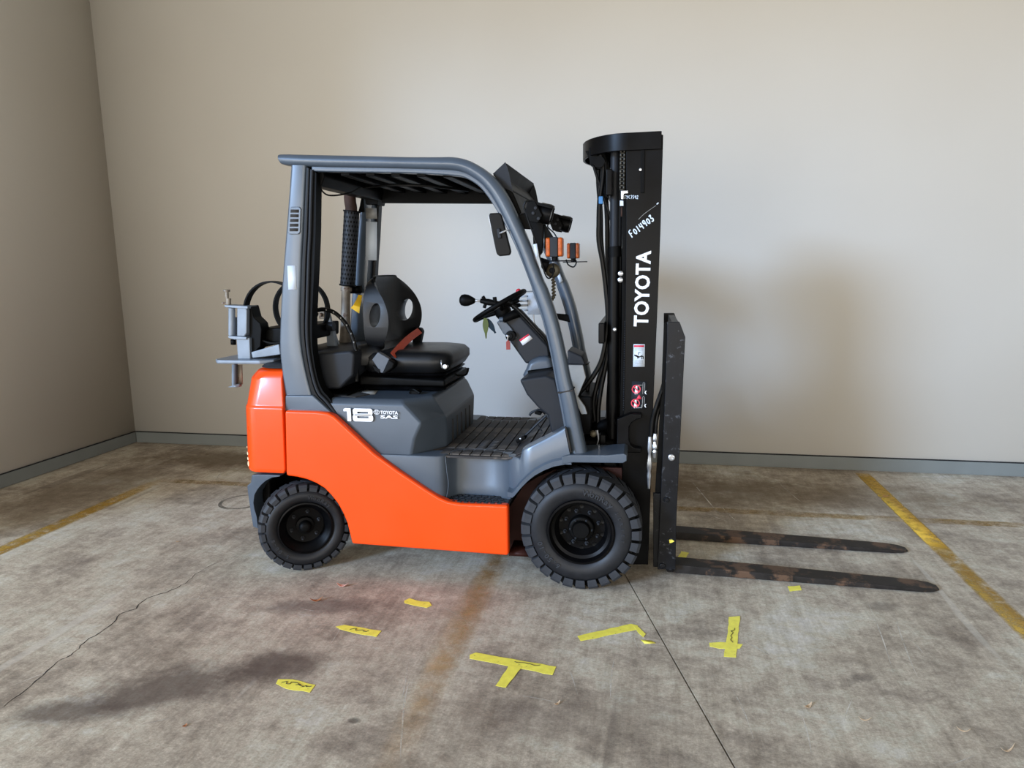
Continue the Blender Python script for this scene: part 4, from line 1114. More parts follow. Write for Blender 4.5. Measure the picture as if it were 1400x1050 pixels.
q = (-0.397,0.41,1.17); mb = MB(); mb.lathe([(0.028, 0.02), (0.026, -0.008), (0.014, -0.010), (0.012, -0.014), (0.0, -0.014)], q, 'Y', 20); mb.build('ignition_switch', 'black_satin', colm, sharp=50)
q = (-0.41,0.395,1.17); mb = MB(); mb.box(q, (0.02, 0.004, 0.012), (0, 0.5, 0)); mb.build('ignition_key', 'steel_bright', colm)
mb = MB(); mb.tube([(-0.432,0.4,1.254),(-0.39,0.42,1.275),(-0.363,0.44,1.285)], [0.018, 0.022, 0.026], 12); mb.build('light_stalk', 'black_satin', colm)
q = (-0.441,0.395,1.255); mb = MB(); mb.lathe([(0.0, -0.014), (0.012, -0.010), (0.014, 0.01), (0.0, 0.012)], q, 'X', 12); mb.build('stalk_tip', 'plastic_grey', colm)
mb = MB(); mb.prism([(-0.355,1.147),(-0.307,1.179),(-0.284,1.155),(-0.336,1.118)], 0.4262, 0.4302); sk1 = mb.build('warning_sticker', 'white_vinyl', colm)
mb = MB(); mb.prism([(-0.355,1.147),(-0.307,1.179),(-0.301,1.172),(-0.349,1.139)], 0.4255, 0.427); mb.build('warning_sticker_band', 'label_red', colm)
for r_, off in ((0.010, 0), (0.009, 0.02)):
    mb = MB(); mb.tube([(-0.378,0.42,1.316),(-0.329,0.42,1.271),(-0.257,0.42,1.196),(-0.201,0.42,1.129),(-0.181,0.44,1.051)] if off == 0 else [(-0.477,0.4,1.34),(-0.397,0.4,1.333),(-0.34,0.4,1.291),(-0.262,0.4,1.206),(-0.207,0.41,1.137),(-0.195,0.43,1.059)], r_, 10); mb.build('lever_cable', 'hose_rubber', colm)
# steering wheel
wc = Vector((-0.471,0.5,1.32))
nrm = Vector((-0.50, 0, 0.866)); 
sx_ = Vector((0.866, 0, 0.50)); sy_ = Vector((0, 1, 0))
def torus(R, r, c, a, b_, n=48, m=10):
    nn = a.cross(b_); rings = []
    for k in range(n):
        t = 2 * PI * k / n; d = a * math.cos(t) + b_ * math.sin(t)
        rings.append([c + d * (R + r * math.cos(2 * PI * j / m)) + nn * (r * math.sin(2 * PI * j / m)) for j in range(m)])
    rings.append(rings[0])
    return rings
mb = MB(); mb.loft(torus(0.150, 0.013, wc, sx_, sy_), cap=False); bmesh.ops.remove_doubles(mb.bm, verts=mb.bm.verts, dist=1e-5)
sw = mb.build('steering_wheel', 'black_satin', fk, sharp=70)
mb = MB()
for t in (0.3, PI - 0.3, -PI / 2):
    d = sy_ * math.cos(t) + sx_ * math.sin(t)
    mb.tube([wc - nrm * 0.03, wc - nrm * 0.015 + d * 0.07, wc + d * 0.148], [0.016, 0.011, 0.010], 8)
mb.lathe([(0.0, -0.05), (0.04, -0.04), (0.042, 0.0), (0.03, 0.012), (0.0, 0.016)], (0, 0, 0), 'Z', 20) if False else None
mb.build('wheel_spokes', 'black_satin', sw, sharp=60)
mb = MB(); mb.lathe([(0.0, -0.09), (0.035, -0.08), (0.045, -0.04), (0.042, -0.01), (0.0, 0.0)], (0, 0, 0), 'Z', 20); mb.xform(frame(sx_, sy_, wc)); mb.build('wheel_hub', 'black_satin', sw, sharp=60)
mb = MB(); mb.tube([(-0.457,0.36,1.339),(-0.498,0.36,1.346),(-0.54,0.36,1.354)], [0.014, 0.017, 0.012], 10); mb.tube([(-0.528,0.36,1.376),(-0.514,0.36,1.346),(-0.522,0.36,1.317)], 0.009, 8); mb.tube([(-0.467,0.36,1.372),(-0.464,0.36,1.339)], [0.010, 0.012], 8)
mb.tube([(-0.457,0.36,1.342),(-0.412,0.38,1.337),(-0.366,0.42,1.316)], 0.010, 8)
mb.build('knob_clamp', 'black_satin', sw)
mb = MB(); mb.tube([(-0.529,0.36,1.352),(-0.582,0.36,1.354)], 0.006, 8, False); mb.build('knob_stem', 'steel_bright', sw)
q = (-0.65,0.36,1.358)
mb = MB(); mb.lathe([(0.0, 0.0), (0.016, 0.002), (0.027, 0.010), (0.031, 0.026), (0.029, 0.045), (0.020, 0.066), (0.012, 0.080), (0.0, 0.082)], (0, 0, 0), 'X', 24); mb.xform(Matrix.Translation(q) @ Matrix.Rotation(0.06, 4, 'Y')); mb.build('spinner_knob', 'black_satin', sw, sharp=60)
# hydraulic levers, red ball, document box
mb = MB(); mb.tube([(-0.392,0.7,1.385),(-0.327,0.7,1.388),(-0.27,0.7,1.392)], 0.003, 8); lv = mb.build('hand_brake_rod', 'steel_bright', fk)
q = (-0.404,0.7,1.387); mb = MB(); mb.lathe([(0.016 * math.sin(PI * k / 10), -0.016 * math.cos(PI * k / 10)) for k in range(11)], q, 'Z', 18); mb.build('red_ball_knob', 'red', lv, sharp=80)
for k, yy in enumerate((0.72, 0.78, 0.84)):
    z_ = (405, 414, 422)[k]
    mb = MB(); mb.tube([(-0.487,0.72,1.332), (-0.437,0.72,1.34), (-0.412,0.74,1.355)] if k == 0 else ([(-0.464,0.75,1.314), (-0.435,0.75,1.326), (-0.424,0.78,1.333)] if k == 1 else [(-0.458,0.78,1.296), (-0.432,0.78,1.304), (-0.419,0.8,1.307)]), 0.012, 10); mb.build('hydraulic_lever', 'black_satin', fk)
mb = MB(); mb.prism([(-0.376,1.373),(-0.268,1.38),(-0.26,1.253),(-0.373,1.253)], 0.80, 0.83); db = mb.build('document_box', 'paper_clear', fk, bevel=0.003)
for k in range(4):
    mb = MB(); mb.prism([(-0.435,1.361),(-0.368,1.361),(-0.368,1.352),(-0.431,1.349)], 0.80, 0.86); mb.xform(Matrix.Translation((0, 0, -0.026 * k))); mb.build('document_tray', 'paper_clear', db)
mb = MB(); mb.tube([(-0.34,0.8,1.253),(-0.338,0.8,1.212),(-0.324,0.8,1.187),(-0.286,0.8,1.15),(-0.261,0.8,1.12)], 0.006, 8); mb.build('box_stand', 'steel_bright', db)
mb = MB(); mb.prism([(-0.227,1.251),(-0.15,1.244),(-0.137,1.197),(-0.21,1.214)], 0.92, 0.95); mb.build('grab_handle', 'black_satin', fk, bevel=0.006)
mb = MB(); mb.prism([(-0.222,1.489),(-0.205,1.492),(-0.184,1.438),(-0.201,1.426)], 0.905, 0.912); mb.build('pillar_label', 'label_white', fk)

# --- mast
def mast_side(s_):
    f_ = (lambda y: y) if s_ == 0 else (lambda y: 2 * CY - y)
    web = [(0.186,2.099),(0.351,2.098),(0.347,1.66),(0.339,1.256),(0.329,0.834),(0.324,0.357),(0.319,0.043),(0.174,0.034),(0.182,0.349),(0.191,0.831),(0.192,1.256),(0.191,1.663)]
    mb = MB(); mb.prism(web, f_(0.235), f_(0.258)); m = mb.build('mast_rail', 'black_paint', fk, bevel=0.003)
    a = [(0.332,2.092),(0.328,1.66),(0.318,1.256),(0.309,0.834),(0.303,0.356),(0.297,0.042)]; b_ = [(0.351,2.098),(0.347,1.66),(0.339,1.256),(0.329,0.834),(0.324,0.357),(0.319,0.043)]
    mb = MB(); mb.band(a, b_, f_(0.258), f_(0.34)); mb.build('rail_front_flange', 'black_paint', m)
    a = [(0.186,2.099),(0.191,1.663),(0.192,1.256),(0.191,0.831),(0.182,0.349),(0.174,0.034)]; b_ = [(0.202,2.099),(0.208,1.663),(0.21,1.256),(0.208,0.831),(0.2,0.35),(0.193,0.035)]
    mb = MB(); mb.band(a, b_, f_(0.258), f_(0.34)); mb.build('rail_rear_flange', 'black_paint', m)
    inn = [(0.168,2.093),(0.313,2.086),(0.312,1.253),(0.297,0.305),(0.297,0.073),(0.158,0.064),(0.167,0.298),(0.174,1.253)]
    mb = MB(); mb.prism(inn, f_(0.275), f_(0.295)); mb.build('inner_rail', 'black_satin', fk, bevel=0.003)
    cb, ct = (0.137,0.31,0.514), (0.134,0.31,2.056)
    mb = MB(); mb.tube([(cb[0], f_(0.31), 0.15), (ct[0], f_(0.31), 1.60)], 0.030, 18, False); cyl = mb.build('lift_cylinder', 'black_paint', fk)
    mb = MB(); mb.tube([(ct[0], f_(0.31), 1.60), (ct[0], f_(0.31), 2.06)], 0.022, 16, False); mb.build('cylinder_rod', 'plastic_dark', cyl)
    mb = MB(); mb.tube([(cb[0], f_(0.31), 1.56), (ct[0], f_(0.31), 1.61)], 0.034, 18, False); mb.build('cylinder_gland', 'black_satin', cyl)
    return m
mast = mast_side(0); mast_side(1)
for nme, zz, hh, x0 in (('mast_top_tie', 1.90, 0.12, 0.12), ('mast_middle_tie', 1.20, 0.10, 0.09), ('mast_lower_tie', 0.55, 0.30, 0.10), ('mast_bottom_tie', 0.20, 0.22, 0.15)):
    mb = MB(); mb.box((x0 - 0.01, CY, zz), (0.03, 0.56, hh)); mb.build(nme, 'black_paint', fk, bevel=0.006)
# head guard: a curved band wrapping the back of the mast head
zc0, zc1 = 2.034, 2.112
xs_ = 0.235; 
planb = [(0.345, 0.222), (0.20, 0.222)]
for k in range(15):
    a = -PI / 2 - PI * k / 14
    planb.append((0.19 + 0.225 * math.cos(a), CY + 0.300 * math.sin(a)))
planb += [(0.20, 2 * CY - 0.222), (0.345, 2 * CY - 0.222)]
mb = MB(); rings = []
for i, (x, y) in enumerate(planb):
    d = Vector((0.2 - x, CY - y, 0)).normalized() * 0.012
    rings.append([(x, y, zc0), (x, y, zc1), (x + d.x, y + d.y, zc1), (x + d.x, y + d.y, zc0)])
mb.loft(rings); hg = mb.build('mast_head_guard', 'black_paint', fk, bevel=0.003, sharp=40)
mb = MB(); mb.slab([(x * 0.97 + 0.006, CY + (y - CY) * 0.97) for x, y in planb], 2.10, 2.108); mb.build('head_plate', 'black_satin', hg)
mb = MB(); mb.prism([(-0.01,2.062),(0.08,2.058),(0.101,1.99),(0.123,1.909),(0.109,1.909),(0.081,1.971),(0.032,1.976)], 0.35, 0.69); mb.build('hose_guide', 'black_satin', hg, bevel=0.004)
for k in range(5):
    yy = 0.30 + 0.11 * k
    mb = MB(); mb.lathe([(0.026, -0.008), (0.026, 0.008), (0.018, 0.010), (0.0, 0.010)], (0.06, yy, 2.0), 'Y', 16); mb.build('hose_pulley', 'black_satin', hg)
# web details
mb = MB(); mb.prism([(0.255,2.052),(0.271,2.051),(0.272,1.845),(0.255,1.846)], 0.228, 0.237); mb.build('rail_stop_bar', 'black_satin', mast, bevel=0.002)
q = (0.252,0.232,1.949); mb = MB(); mb.lathe([(0.007, 0), (0.006, -0.006), (0, -0.007)], q, 'Y', 10); mb.build('stop_bolt', 'steel_bright', mast)
cpts = [(0.171,2.037),(0.17,1.913),(0.17,1.881),(0.169,1.858)]
n = 0; mb = MB()
za, zb = cpts[0][1], cpts[-1][1]
z = za
while z > zb:
    t = (za - z) / (za - zb); x = cpts[0][0] + (cpts[-1][0] - cpts[0][0]) * t
    for o_ in (-0.008, 0.008):
        mb.box((x + o_, 0.262 - 0.012, z), (0.008, 0.010, 0.014)); 
    mb.box((x, 0.262 - 0.008, z - 0.009), (0.020, 0.006, 0.006))
    z -= 0.018
mb.build('lift_chain', 'chain_steel', mast)
mb = MB(); mb.prism([(0.165,1.859),(0.198,1.858),(0.199,1.845),(0.179,1.844),(0.177,1.819),(0.166,1.82)], 0.222, 0.24); mb.build('chain_anchor', 'steel_bright', mast, bevel=0.002)
mb = MB(); mb.prism([(0.161,1.815),(0.177,1.814),(0.178,1.79),(0.161,1.79)], 0.224, 0.24); mb.build('anchor_nut', 'label_white', mast, bevel=0.002)
mb = MB(); mb.tube([(0.169,0.235,1.786),(0.169,0.235,1.743)], 0.004, 8, False); mb.build('anchor_rod', 'exhaust_rust', mast)
for qx, qy in ((849.5,374),(849,382.5)):
    pass
for q in [(0.168,0.225,1.482),(0.167,0.225,1.453)]:
    mb = MB(); mb.lathe([(0.012, 0.02), (0.012, 0.0), (0.007, -0.003), (0.0, -0.003)], q, 'Y', 16); mb.build('rail_bolt', 'steel_bright', mast)
for q in [(0.142,0.25,1.218),(0.081,0.34,1.211)]:
    mb = MB(); mb.lathe([(0.009, 0.02), (0.009, 0.0), (0.005, -0.003), (0.0, -0.003)], q, 'Y', 12); mb.build('clip_bolt', 'steel_bright', mast)
mb = MB(); mb.prism([(0.07,1.225),(0.093,1.225),(0.094,1.196),(0.07,1.196)], 0.345, 0.36); mb.build('hose_clip', 'black_satin', mast)
# perforated strip edge beside the web (small roller-track teeth)
mb = MB()
e0, e1 = [(0.191,1.256),(0.189,0.831)]
for k in range(40):
    t = k / 39; mb.box((e0[0] + (e1[0] - e0[0]) * t, 0.232, e0[1] + (e1[1] - e0[1]) * t), (0.006, 0.006, 0.005))
mb.build('rail_edge_teeth', 'plastic_dark', mast)
# lettering, handwriting and stickers on the web
la = [(0.273,1.238),(0.268,1.578)]
dirv = Vector((la[1][0] - la[0][0] , 0, la[1][1] - la[0][1])); dirv = Vector((0.022, 0, 1)).normalized()
ym = 0.2335
q = [(0.269,1.41)][0]
lettering('mast_lettering', 'TOYOTA', frame(dirv, (-1, 0, 0.02), (q[0], ym, q[1])), 0.352, 0.069, 'white_vinyl', mast, 0.030, space=1.05)
def strokes(name, lines, M, r, material, parent):
    mb = MB()
    for ln in lines:
        P = [M @ Vector((x, y, 0)) for x, y in ln]
        mb.tube(P, r, 6, True, 4)
    return mb.build(name, material, parent)
HAND = {'F': [[(0, 0), (0.06, 0.5), (0.12, 1.0), (0.6, 1.12)], [(0.06, 0.52), (0.45, 0.62)]],
        '0': [[(0.3, 0.0), (0.08, 0.3), (0.2, 0.75), (0.45, 0.8), (0.55, 0.4), (0.3, 0.0)]],
        '1': [[(0.25, 0.0), (0.32, 1.0)]],
        '4': [[(0.12, 1.0), (0.06, 0.5), (0.55, 0.5)], [(0.5, 1.0), (0.4, 0.0)]],
        '9': [[(0.5, 0.6), (0.2, 0.5), (0.15, 0.9), (0.5, 0.95), (0.48, 0.4), (0.38, 0.0)]],
        '3': [[(0.1, 0.95), (0.5, 1.0), (0.25, 0.55), (0.55, 0.35), (0.3, 0.0), (0.0, 0.12)]],
        'T': [[(0, 1), (0.5, 1)], [(0.25, 1), (0.2, 0)]], 'Y': [[(0, 1), (0.25, 0.55)], [(0.5, 1), (0.2, 0)]],
        'C': [[(0.5, 0.9), (0.2, 0.9), (0.1, 0.4), (0.45, 0.1)]], '7': [[(0, 1), (0.5, 1), (0.2, 0)]], '5': [[(0.5, 1), (0.15, 1), (0.12, 0.6), (0.48, 0.45), (0.1, 0.0)]],
        '2': [[(0.05, 0.8), (0.35, 1), (0.4, 0.6), (0.0, 0.05), (0.5, 0.05)]]}
def handwrite(name, body, p0, p1, h, r):
    P0, P1 = Vector((p0[0], ym, p0[1])), Vector((p1[0], ym, p1[1]))
    d = (P1 - P0); n = len(body); up = Vector((-d.z, 0, d.x)).normalized()
    lines = []
    w = d.length / n
    big = MB()
    for i, ch in enumerate(body):
        if ch == ' ': continue
        for ln in HAND[ch]:
            big.tube([P0 + d * (i / n) + d.normalized() * (x * w * 1.25) + up * (y * h) for x, y in ln], r, 6, True, 4)
    return big.build(name, 'marker_white', mast)
a = [(0.22,1.647),(0.323,1.726)]; handwrite('handwriting', 'F014903', a[0], a[1], 0.030, 0.0028)
a = [(0.181,1.822),(0.247,1.82)]; handwrite('handwriting', 'TYC7542', a[0], a[1], 0.015, 0.0012)
mb = MB(); mb.tube([(x, ym, z) for x, z in [(0.247,1.728),(0.27,1.75),(0.296,1.769),(0.325,1.788)]], 0.0011, 6); mb.build('scratch_mark', 'label_grey', mast)
mb = MB(); mb.tube([(x, ym, z) for x, z in [(0.328,1.793),(0.336,1.8)]], 0.0026, 6, False); mb.build('scratch_mark', 'marker_white', mast)
S = [(0.232,1.15),(0.285,1.15),(0.286,1.042),(0.231,1.041)]
def quad(S, u, v): 
    return ((S[0][0] * (1 - u) + S[1][0] * u) * (1 - v) + (S[3][0] * (1 - u) + S[2][0] * u) * v, (S[0][1] * (1 - u) + S[1][1] * u) * (1 - v) + (S[3][1] * (1 - u) + S[2][1] * u) * v)
def sub(S, pts, y0, y1, name, material, parent):
    mb = MB(); mb.prism([quad(S, u, v) for u, v in pts], y0, y1); return mb.build(name, material, parent)
R4 = lambda a, b_, c, d: [(a, b_), (c, b_), (c, d), (a, d)]
sub(S, R4(0, 0, 1, 1), 0.2325, 0.2345, 'warning_sticker', 'label_white', mast)
sub(S, R4(0.05, 0.05, 0.93, 0.13), 0.2318, 0.2330, 'sticker_red_band', 'label_red', mast)
sub(S, [(0.08, 0.46), (0.30, 0.48), (0.55, 0.54), (0.85, 0.46), (0.70, 0.56), (0.45, 0.60), (0.40, 0.66), (0.33, 0.57), (0.1, 0.52)], 0.2318, 0.2330, 'sticker_hand', 'black_paint', mast)
sub(S, [(0.42, 0.36), (0.47, 0.36), (0.47, 0.47), (0.42, 0.47)], 0.2318, 0.2330, 'sticker_pictogram', 'black_paint', mast)
sub(S, [(0.42, 0.36), (0.62, 0.36), (0.62, 0.385), (0.42, 0.385)], 0.2318, 0.2330, 'sticker_pictogram', 'black_paint', mast)
sub(S, [(0.72, 0.52), (0.90, 0.52), (0.90, 0.66), (0.84, 0.66), (0.84, 0.56), (0.78, 0.56), (0.78, 0.66), (0.72, 0.66)], 0.2318, 0.2330, 'sticker_pictogram', 'black_paint', mast)
for k, v in enumerate((0.20, 0.26, 0.72, 0.78, 0.84)):
    sub(S, R4(0.15, v, 0.85, v + 0.012), 0.2318, 0.2330, 'sticker_text_line', 'label_grey', mast)
S = [(0.227,0.97),(0.298,0.971),(0.297,0.837),(0.225,0.836)]
sub(S, R4(0, 0, 1, 1), 0.2325, 0.2345, 'pinch_sticker', 'plastic_dark', mast)
for (u, v) in ((0.30, 0.28), (0.27, 0.79)):
    c_ = quad(S, u, v); mb = MB(); yl0 = 0
    ell(mb, c_[0], c_[1], 0.021, 0.021, 0.0045, 0.2320); 
    d_ = Vector((1, 0, -1)).normalized()
    mb.prism([(c_[0] - 0.017, c_[1] + 0.013), (c_[0] - 0.013, c_[1] + 0.017), (c_[0] + 0.017, c_[1] - 0.013), (c_[0] + 0.013, c_[1] - 0.017)], 0.2308, 0.232)
    mb.build('prohibition_ring', 'label_red', mast)
    mb = MB(); mb.prism([(c_[0] - 0.004, c_[1] + 0.004), (c_[0] + 0.005, c_[1] + 0.006), (c_[0] + 0.007, c_[1] - 0.020), (c_[0] + 0.003, c_[1] - 0.026), (c_[0], c_[1] - 0.012), (c_[0] - 0.004, c_[1] - 0.026), (c_[0] - 0.008, c_[1] - 0.020)], 0.2315, 0.2325)
    mb.lathe([(0.005, 0.232), (0.005, 0.2312), (0, 0.2310)], (c_[0] + 0.001, 0, c_[1] + 0.011), 'Y', 10)
    mb.build('sticker_figure', 'white_vinyl', mast)
sub(S, [(0.5, 0.47), (0.68, 0.64), (0.32, 0.64)], 0.2315, 0.2330, 'sticker_triangle', 'label_red', mast)
for v0_, v1_ in ((0.03, 0.46), (0.54, 0.94)):
    sub(S, R4(0.72, v0_, 0.76, v1_), 0.2315, 0.2330, 'sticker_mast_icon', 'label_grey', mast)
    sub(S, R4(0.84, v0_, 0.88, v1_ - 0.1), 0.2315, 0.2330, 'sticker_mast_icon', 'label_grey', mast)
    sub(S, R4(0.72, v0_, 0.88, v0_ + 0.025), 0.2315, 0.2330, 'sticker_mast_icon', 'label_grey', mast)
    sub(S, [(1.0, v1_ - 0.13), (0.9, v1_ - 0.11), (0.86, v1_ - 0.06), (0.9, v1_ - 0.01), (1.0, v1_ + 0.01), (0.95, v1_ - 0.03), (0.93, v1_ - 0.06), (0.95, v1_ - 0.09)], 0.2315, 0.2330, 'sticker_fork_icon', 'white_vinyl', mast)
sub(S, [(0.38, 0.12), (0.70, 0.12), (0.70, 0.15), (0.38, 0.15)], 0.2315, 0.2330, 'sticker_mast_icon', 'label_grey', mast)
sub(S, [(0.38, 0.94), (0.66, 0.94), (0.66, 0.84), (0.71, 0.84), (0.71, 0.97), (0.38, 0.97)], 0.2315, 0.2330, 'sticker_mast_icon', 'label_grey', mast)
# C-shaped mast bracket
mb = MB(); mb.prism([(0.159,0.792),(0.181,0.802),(0.223,0.821),(0.274,0.82),(0.278,0.799),(0.254,0.793),(0.23,0.778),(0.217,0.754),(0.217,0.692),(0.225,0.667),(0.246,0.653),(0.277,0.652),(0.277,0.629),(0.218,0.628),(0.176,0.631),(0.16,0.65)], 0.19, 0.235)
mb.build('mast_bracket', 'black_paint', mast, bevel=0.005)
mb = MB(); mb.tube([(-0.048,0.4,0.637),(0.047,0.38,0.702),(0.164,0.3,0.765)], 0.03, 14, False); mb.build('tilt_cylinder', 'black_satin', fk)
mb = MB(); mb.box((0.03, CY, 0.52), (0.26, 0.56, 0.30)); mb.build('front_axle_housing', 'black_satin', fk, bevel=0.02)
mb = MB(); mb.box((-0.015, CY, 0.78), (0.09, 0.44, 0.20)); mb.build('valve_block', 'black_satin', fk, bevel=0.01)
mb = MB(); mb.tube([(0.06,0.24,0.724),(0.068,0.24,0.68),(0.061,0.24,0.65)], [0.008, 0.004, 0.003], 8); mb.build('tilt_pin_clip', 'steel_bright', fk)
mb = MB(); mb.lathe([(0.0, -0.02), (0.014, -0.012), (0.018, 0.0), (0.010, 0.012), (0.0, 0.014)], (0.043,0.24,0.705), 'Y', 12); mb.build('grease_fitting', 'brass', fk)
# hoses behind the mast
HO = [
    ([(0.029,0.34,1.998),(0.037,0.34,1.971),(0.068,0.34,1.876),(0.1,0.34,1.786),(0.125,0.35,1.704)], 0.0065),
    ([(0.064,0.33,2.036),(0.078,0.33,1.992),(0.075,0.33,1.925),(0.062,0.33,1.824),(0.059,0.33,1.722),(0.06,0.33,1.636),(0.078,0.33,1.538),(0.093,0.33,1.426),(0.105,0.33,1.288),(0.1,0.33,1.191),(0.074,0.33,1.053),(0.017,0.33,0.953),(-0.039,0.34,0.887)], 0.0125),
    ([(0.047,0.38,2.05),(0.051,0.38,2),(0.052,0.38,1.915),(0.063,0.38,1.777),(0.067,0.38,1.637),(0.083,0.38,1.496),(0.105,0.38,1.317),(0.106,0.38,1.186),(0.093,0.38,1.061),(0.057,0.38,0.949),(0.035,0.38,0.836),(0.043,0.38,0.741)], 0.0115),
    ([(0.114,0.36,1.246),(0.111,0.36,1.137),(0.094,0.36,1.027),(0.073,0.36,0.915),(0.059,0.36,0.802),(0.06,0.36,0.707)], 0.0125),
    ([(0.141,0.32,1.249),(0.139,0.32,1.105),(0.119,0.32,0.96),(0.113,0.32,0.812),(0.121,0.32,0.7)], 0.013),
    ([(0.086,0.44,2.017),(0.083,0.44,1.885),(0.092,0.44,1.745),(0.097,0.44,1.531),(0.117,0.44,1.313),(0.127,0.44,1.016),(0.107,0.44,0.787)], 0.012),
    ([(0.007,0.45,0.933),(-0.004,0.45,0.879),(-0.007,0.45,0.821),(0.008,0.45,0.775),(0.046,0.45,0.776)], 0.010),
]
for pts, r in HO:
    mb = MB(); mb.tube(pts, r, 10); mb.build('hydraulic_hose', 'hose_rubber', mast)
mb = MB(); mb.prism([(0.058,1.845),(0.078,1.845),(0.079,1.809),(0.058,1.81)], 0.312, 0.345); mb.build('hose_clamp', 'blue_clip', mast, bevel=0.003)
for pz in (220, 357, 428, 494):
    pass
mb = MB(); mb.prism([(0.01,2.073),(0.048,2.071),(0.056,2.007),(0.038,1.987),(0.014,1.995)], 0.33, 0.40); mb.build('hose_fitting_block', 'black_satin', mast, bevel=0.004)

# --- carriage, load backrest plate and forks
cl = [(0.385,1.258),(0.441,1.258),(0.469,1.187),(0.461,0.843),(0.455,0.557),(0.45,0.336),(0.451,0.043),(0.365,0.037),(0.37,0.332),(0.376,0.554),(0.382,0.912),(0.386,1.186)]
mb = MB(); mb.prism(cl, 0.20, 0.228); car = mb.build('carriage_upright', 'carriage_black', fk, bevel=0.003)
cl2 = [(0.372,1.248),(0.386,1.255),(0.387,1.183),(0.383,0.906),(0.377,0.544),(0.364,0.319),(0.342,0.318),(0.356,0.689),(0.37,1.047)]
mb = MB(); mb.prism(cl2, 0.228, 0.245); mb.build('upright_flange', 'black_satin', car)
mb = MB(); mb.prism([(0.337,0.422),(0.372,0.423),(0.369,0.043),(0.344,0.041)], 0.215, 0.235); mb.build('upright_foot', 'carriage_black', car, bevel=0.003)
mb = MB(); mb.prism(cl, 2 * CY - 0.20, 2 * CY - 0.228); mb.build('carriage_upright', 'carriage_black', fk, bevel=0.003)
for zz, hh in ((1.22, 0.06), (0.62, 0.07), (0.43, 0.11), (0.08, 0.11)):
    mb = MB(); mb.box((0.425, CY, zz), (0.035, 0.60, hh)); mb.build('carriage_bar', 'carriage_black', fk, bevel=0.004)
for q, r, m_ in (((0.419,0.2,0.611), 0.016, 'steel_bright'), ((0.4,0.2,0.399), 0.013, 'carriage_black'), ((0.387,0.2,0.058), 0.015, 'carriage_black')):
    mb = MB(); mb.lathe([(r, 0.002), (r, -0.008), (r * 0.75, -0.011), (r * 0.55, -0.011), (r * 0.5, -0.008), (0, -0.008)], q, 'Y', 14); mb.build('carriage_bolt', m_, car, sharp=40)
mb = MB(); q = (0.425,0.2,0.187); mb.prism([(q[0] - 0.008, q[2] + 0.008), (q[0] + 0.006, q[2] + 0.010), (q[0] + 0.018, q[2] + 0.002), (q[0] + 0.006, q[2] - 0.006), (q[0] - 0.005, q[2] - 0.009)], 0.198, 0.2005); mb.build('paint_dab', 'tape_yellow', car)
for pts in ([(0.397,0.25,1.067),(0.388,0.25,1.017),(0.372,0.24,0.941),(0.343,0.22,0.852),(0.327,0.22,0.783),(0.321,0.22,0.704)], [(0.393,0.27,0.972),(0.377,0.26,0.884),(0.354,0.24,0.827),(0.344,0.23,0.771),(0.342,0.23,0.713)]):
    mb = MB(); mb.tube(pts, 0.010, 10); mb.build('carriage_hose', 'hose_rubber', car)
for pts in ([(0.316,0.215,0.705),(0.319,0.215,0.651),(0.322,0.215,0.585),(0.326,0.215,0.519),(0.326,0.215,0.446)], [(0.34,0.222,0.719),(0.339,0.222,0.668),(0.339,0.222,0.599)]):
    P = [Vector(p_) for p_ in pts]; mb = MB()
    L_ = P[0].z - P[-1].z; n = 12
    rr = [0.008, 0.009, 0.011, 0.011, 0.007, 0.010, 0.013, 0.013, 0.008, 0.011, 0.009, 0.008, 0.006]
    mb.lathe([(0, 0)] + [(rr[k], -L_ * k / n) for k in range(n + 1)] + [(0, -L_)], P[0], 'Z', 8); mb.build('hose_coupling', 'steel_bright', car, sharp=20)
# forks
def fork(nx, ny, rot, wd=0.105, ln=1.20, name='fork'):
    # heel at the origin, blade along +x; top slopes down to the tip
    mb = MB()
    def ring(x, hw, z0, z1): return [(x, wd / 2 - hw, z0), (x, wd / 2 + hw, z0), (x, wd / 2 + hw, z1), (x, wd / 2 - hw, z1)]
    mb.loft([ring(-0.04, wd / 2, 0.006, 0.5), ring(0.0, wd / 2, 0.004, 0.5)])
    mb2 = mb
    mb2.loft([ring(-0.04, wd / 2, 0.004, 0.045), ring(0.0, wd / 2, 0.003, 0.046), ring(0.5, wd / 2, 0.002, 0.036), ring(1.0, wd / 2, 0.002, 0.022), ring(1.12, wd / 2 * 0.98, 0.002, 0.018), ring(1.17, wd / 2 * 0.78, 0.003, 0.015), ring(ln, wd / 2 * 0.40, 0.004, 0.012)])
    mb.xform(Matrix.Translation((nx, ny, 0)) @ Matrix.Rotation(rot, 4, 'Z'))
    return mb.build(name, 'fork_steel', fk, bevel=0.003, sharp=30)
fork(0.452, 0.248, -0.030)
fork(0.470, 0.690, -0.018)

# --- gas bottle cradle on the counterweight
mb = MB(); mb.slab([(-1.935, 0.17), (-1.90, 0.13), (-1.66, 0.13), (-1.60, 0.17), (-1.60, 0.90), (-1.93, 0.90)], 1.046, 1.066); tray = mb.build('cradle_tray', 'bracket_silver', fk, bevel=0.005)
mb = MB(); mb.prism([(-1.824,1.041),(-1.809,1.041),(-1.82,0.935),(-1.795,0.939),(-1.796,0.922),(-1.86,0.921),(-1.834,0.929)], 0.14, 0.17); mb.build('tray_hook', 'bracket_silver', tray)
mb = MB(); mb.prism([(-1.812,1.035),(-1.786,1.036),(-1.793,0.932),(-1.821,0.931)], 0.17, 0.176); mb.build('tray_hook_plate', 'exhaust_metal', tray)
mb = MB(); mb.prism([(-1.812,1.176),(-1.736,1.177),(-1.741,1.065),(-1.813,1.065)], 0.18, 0.24); cr_ = mb.build('cradle_post', 'bracket_silver', fk, bevel=0.004)
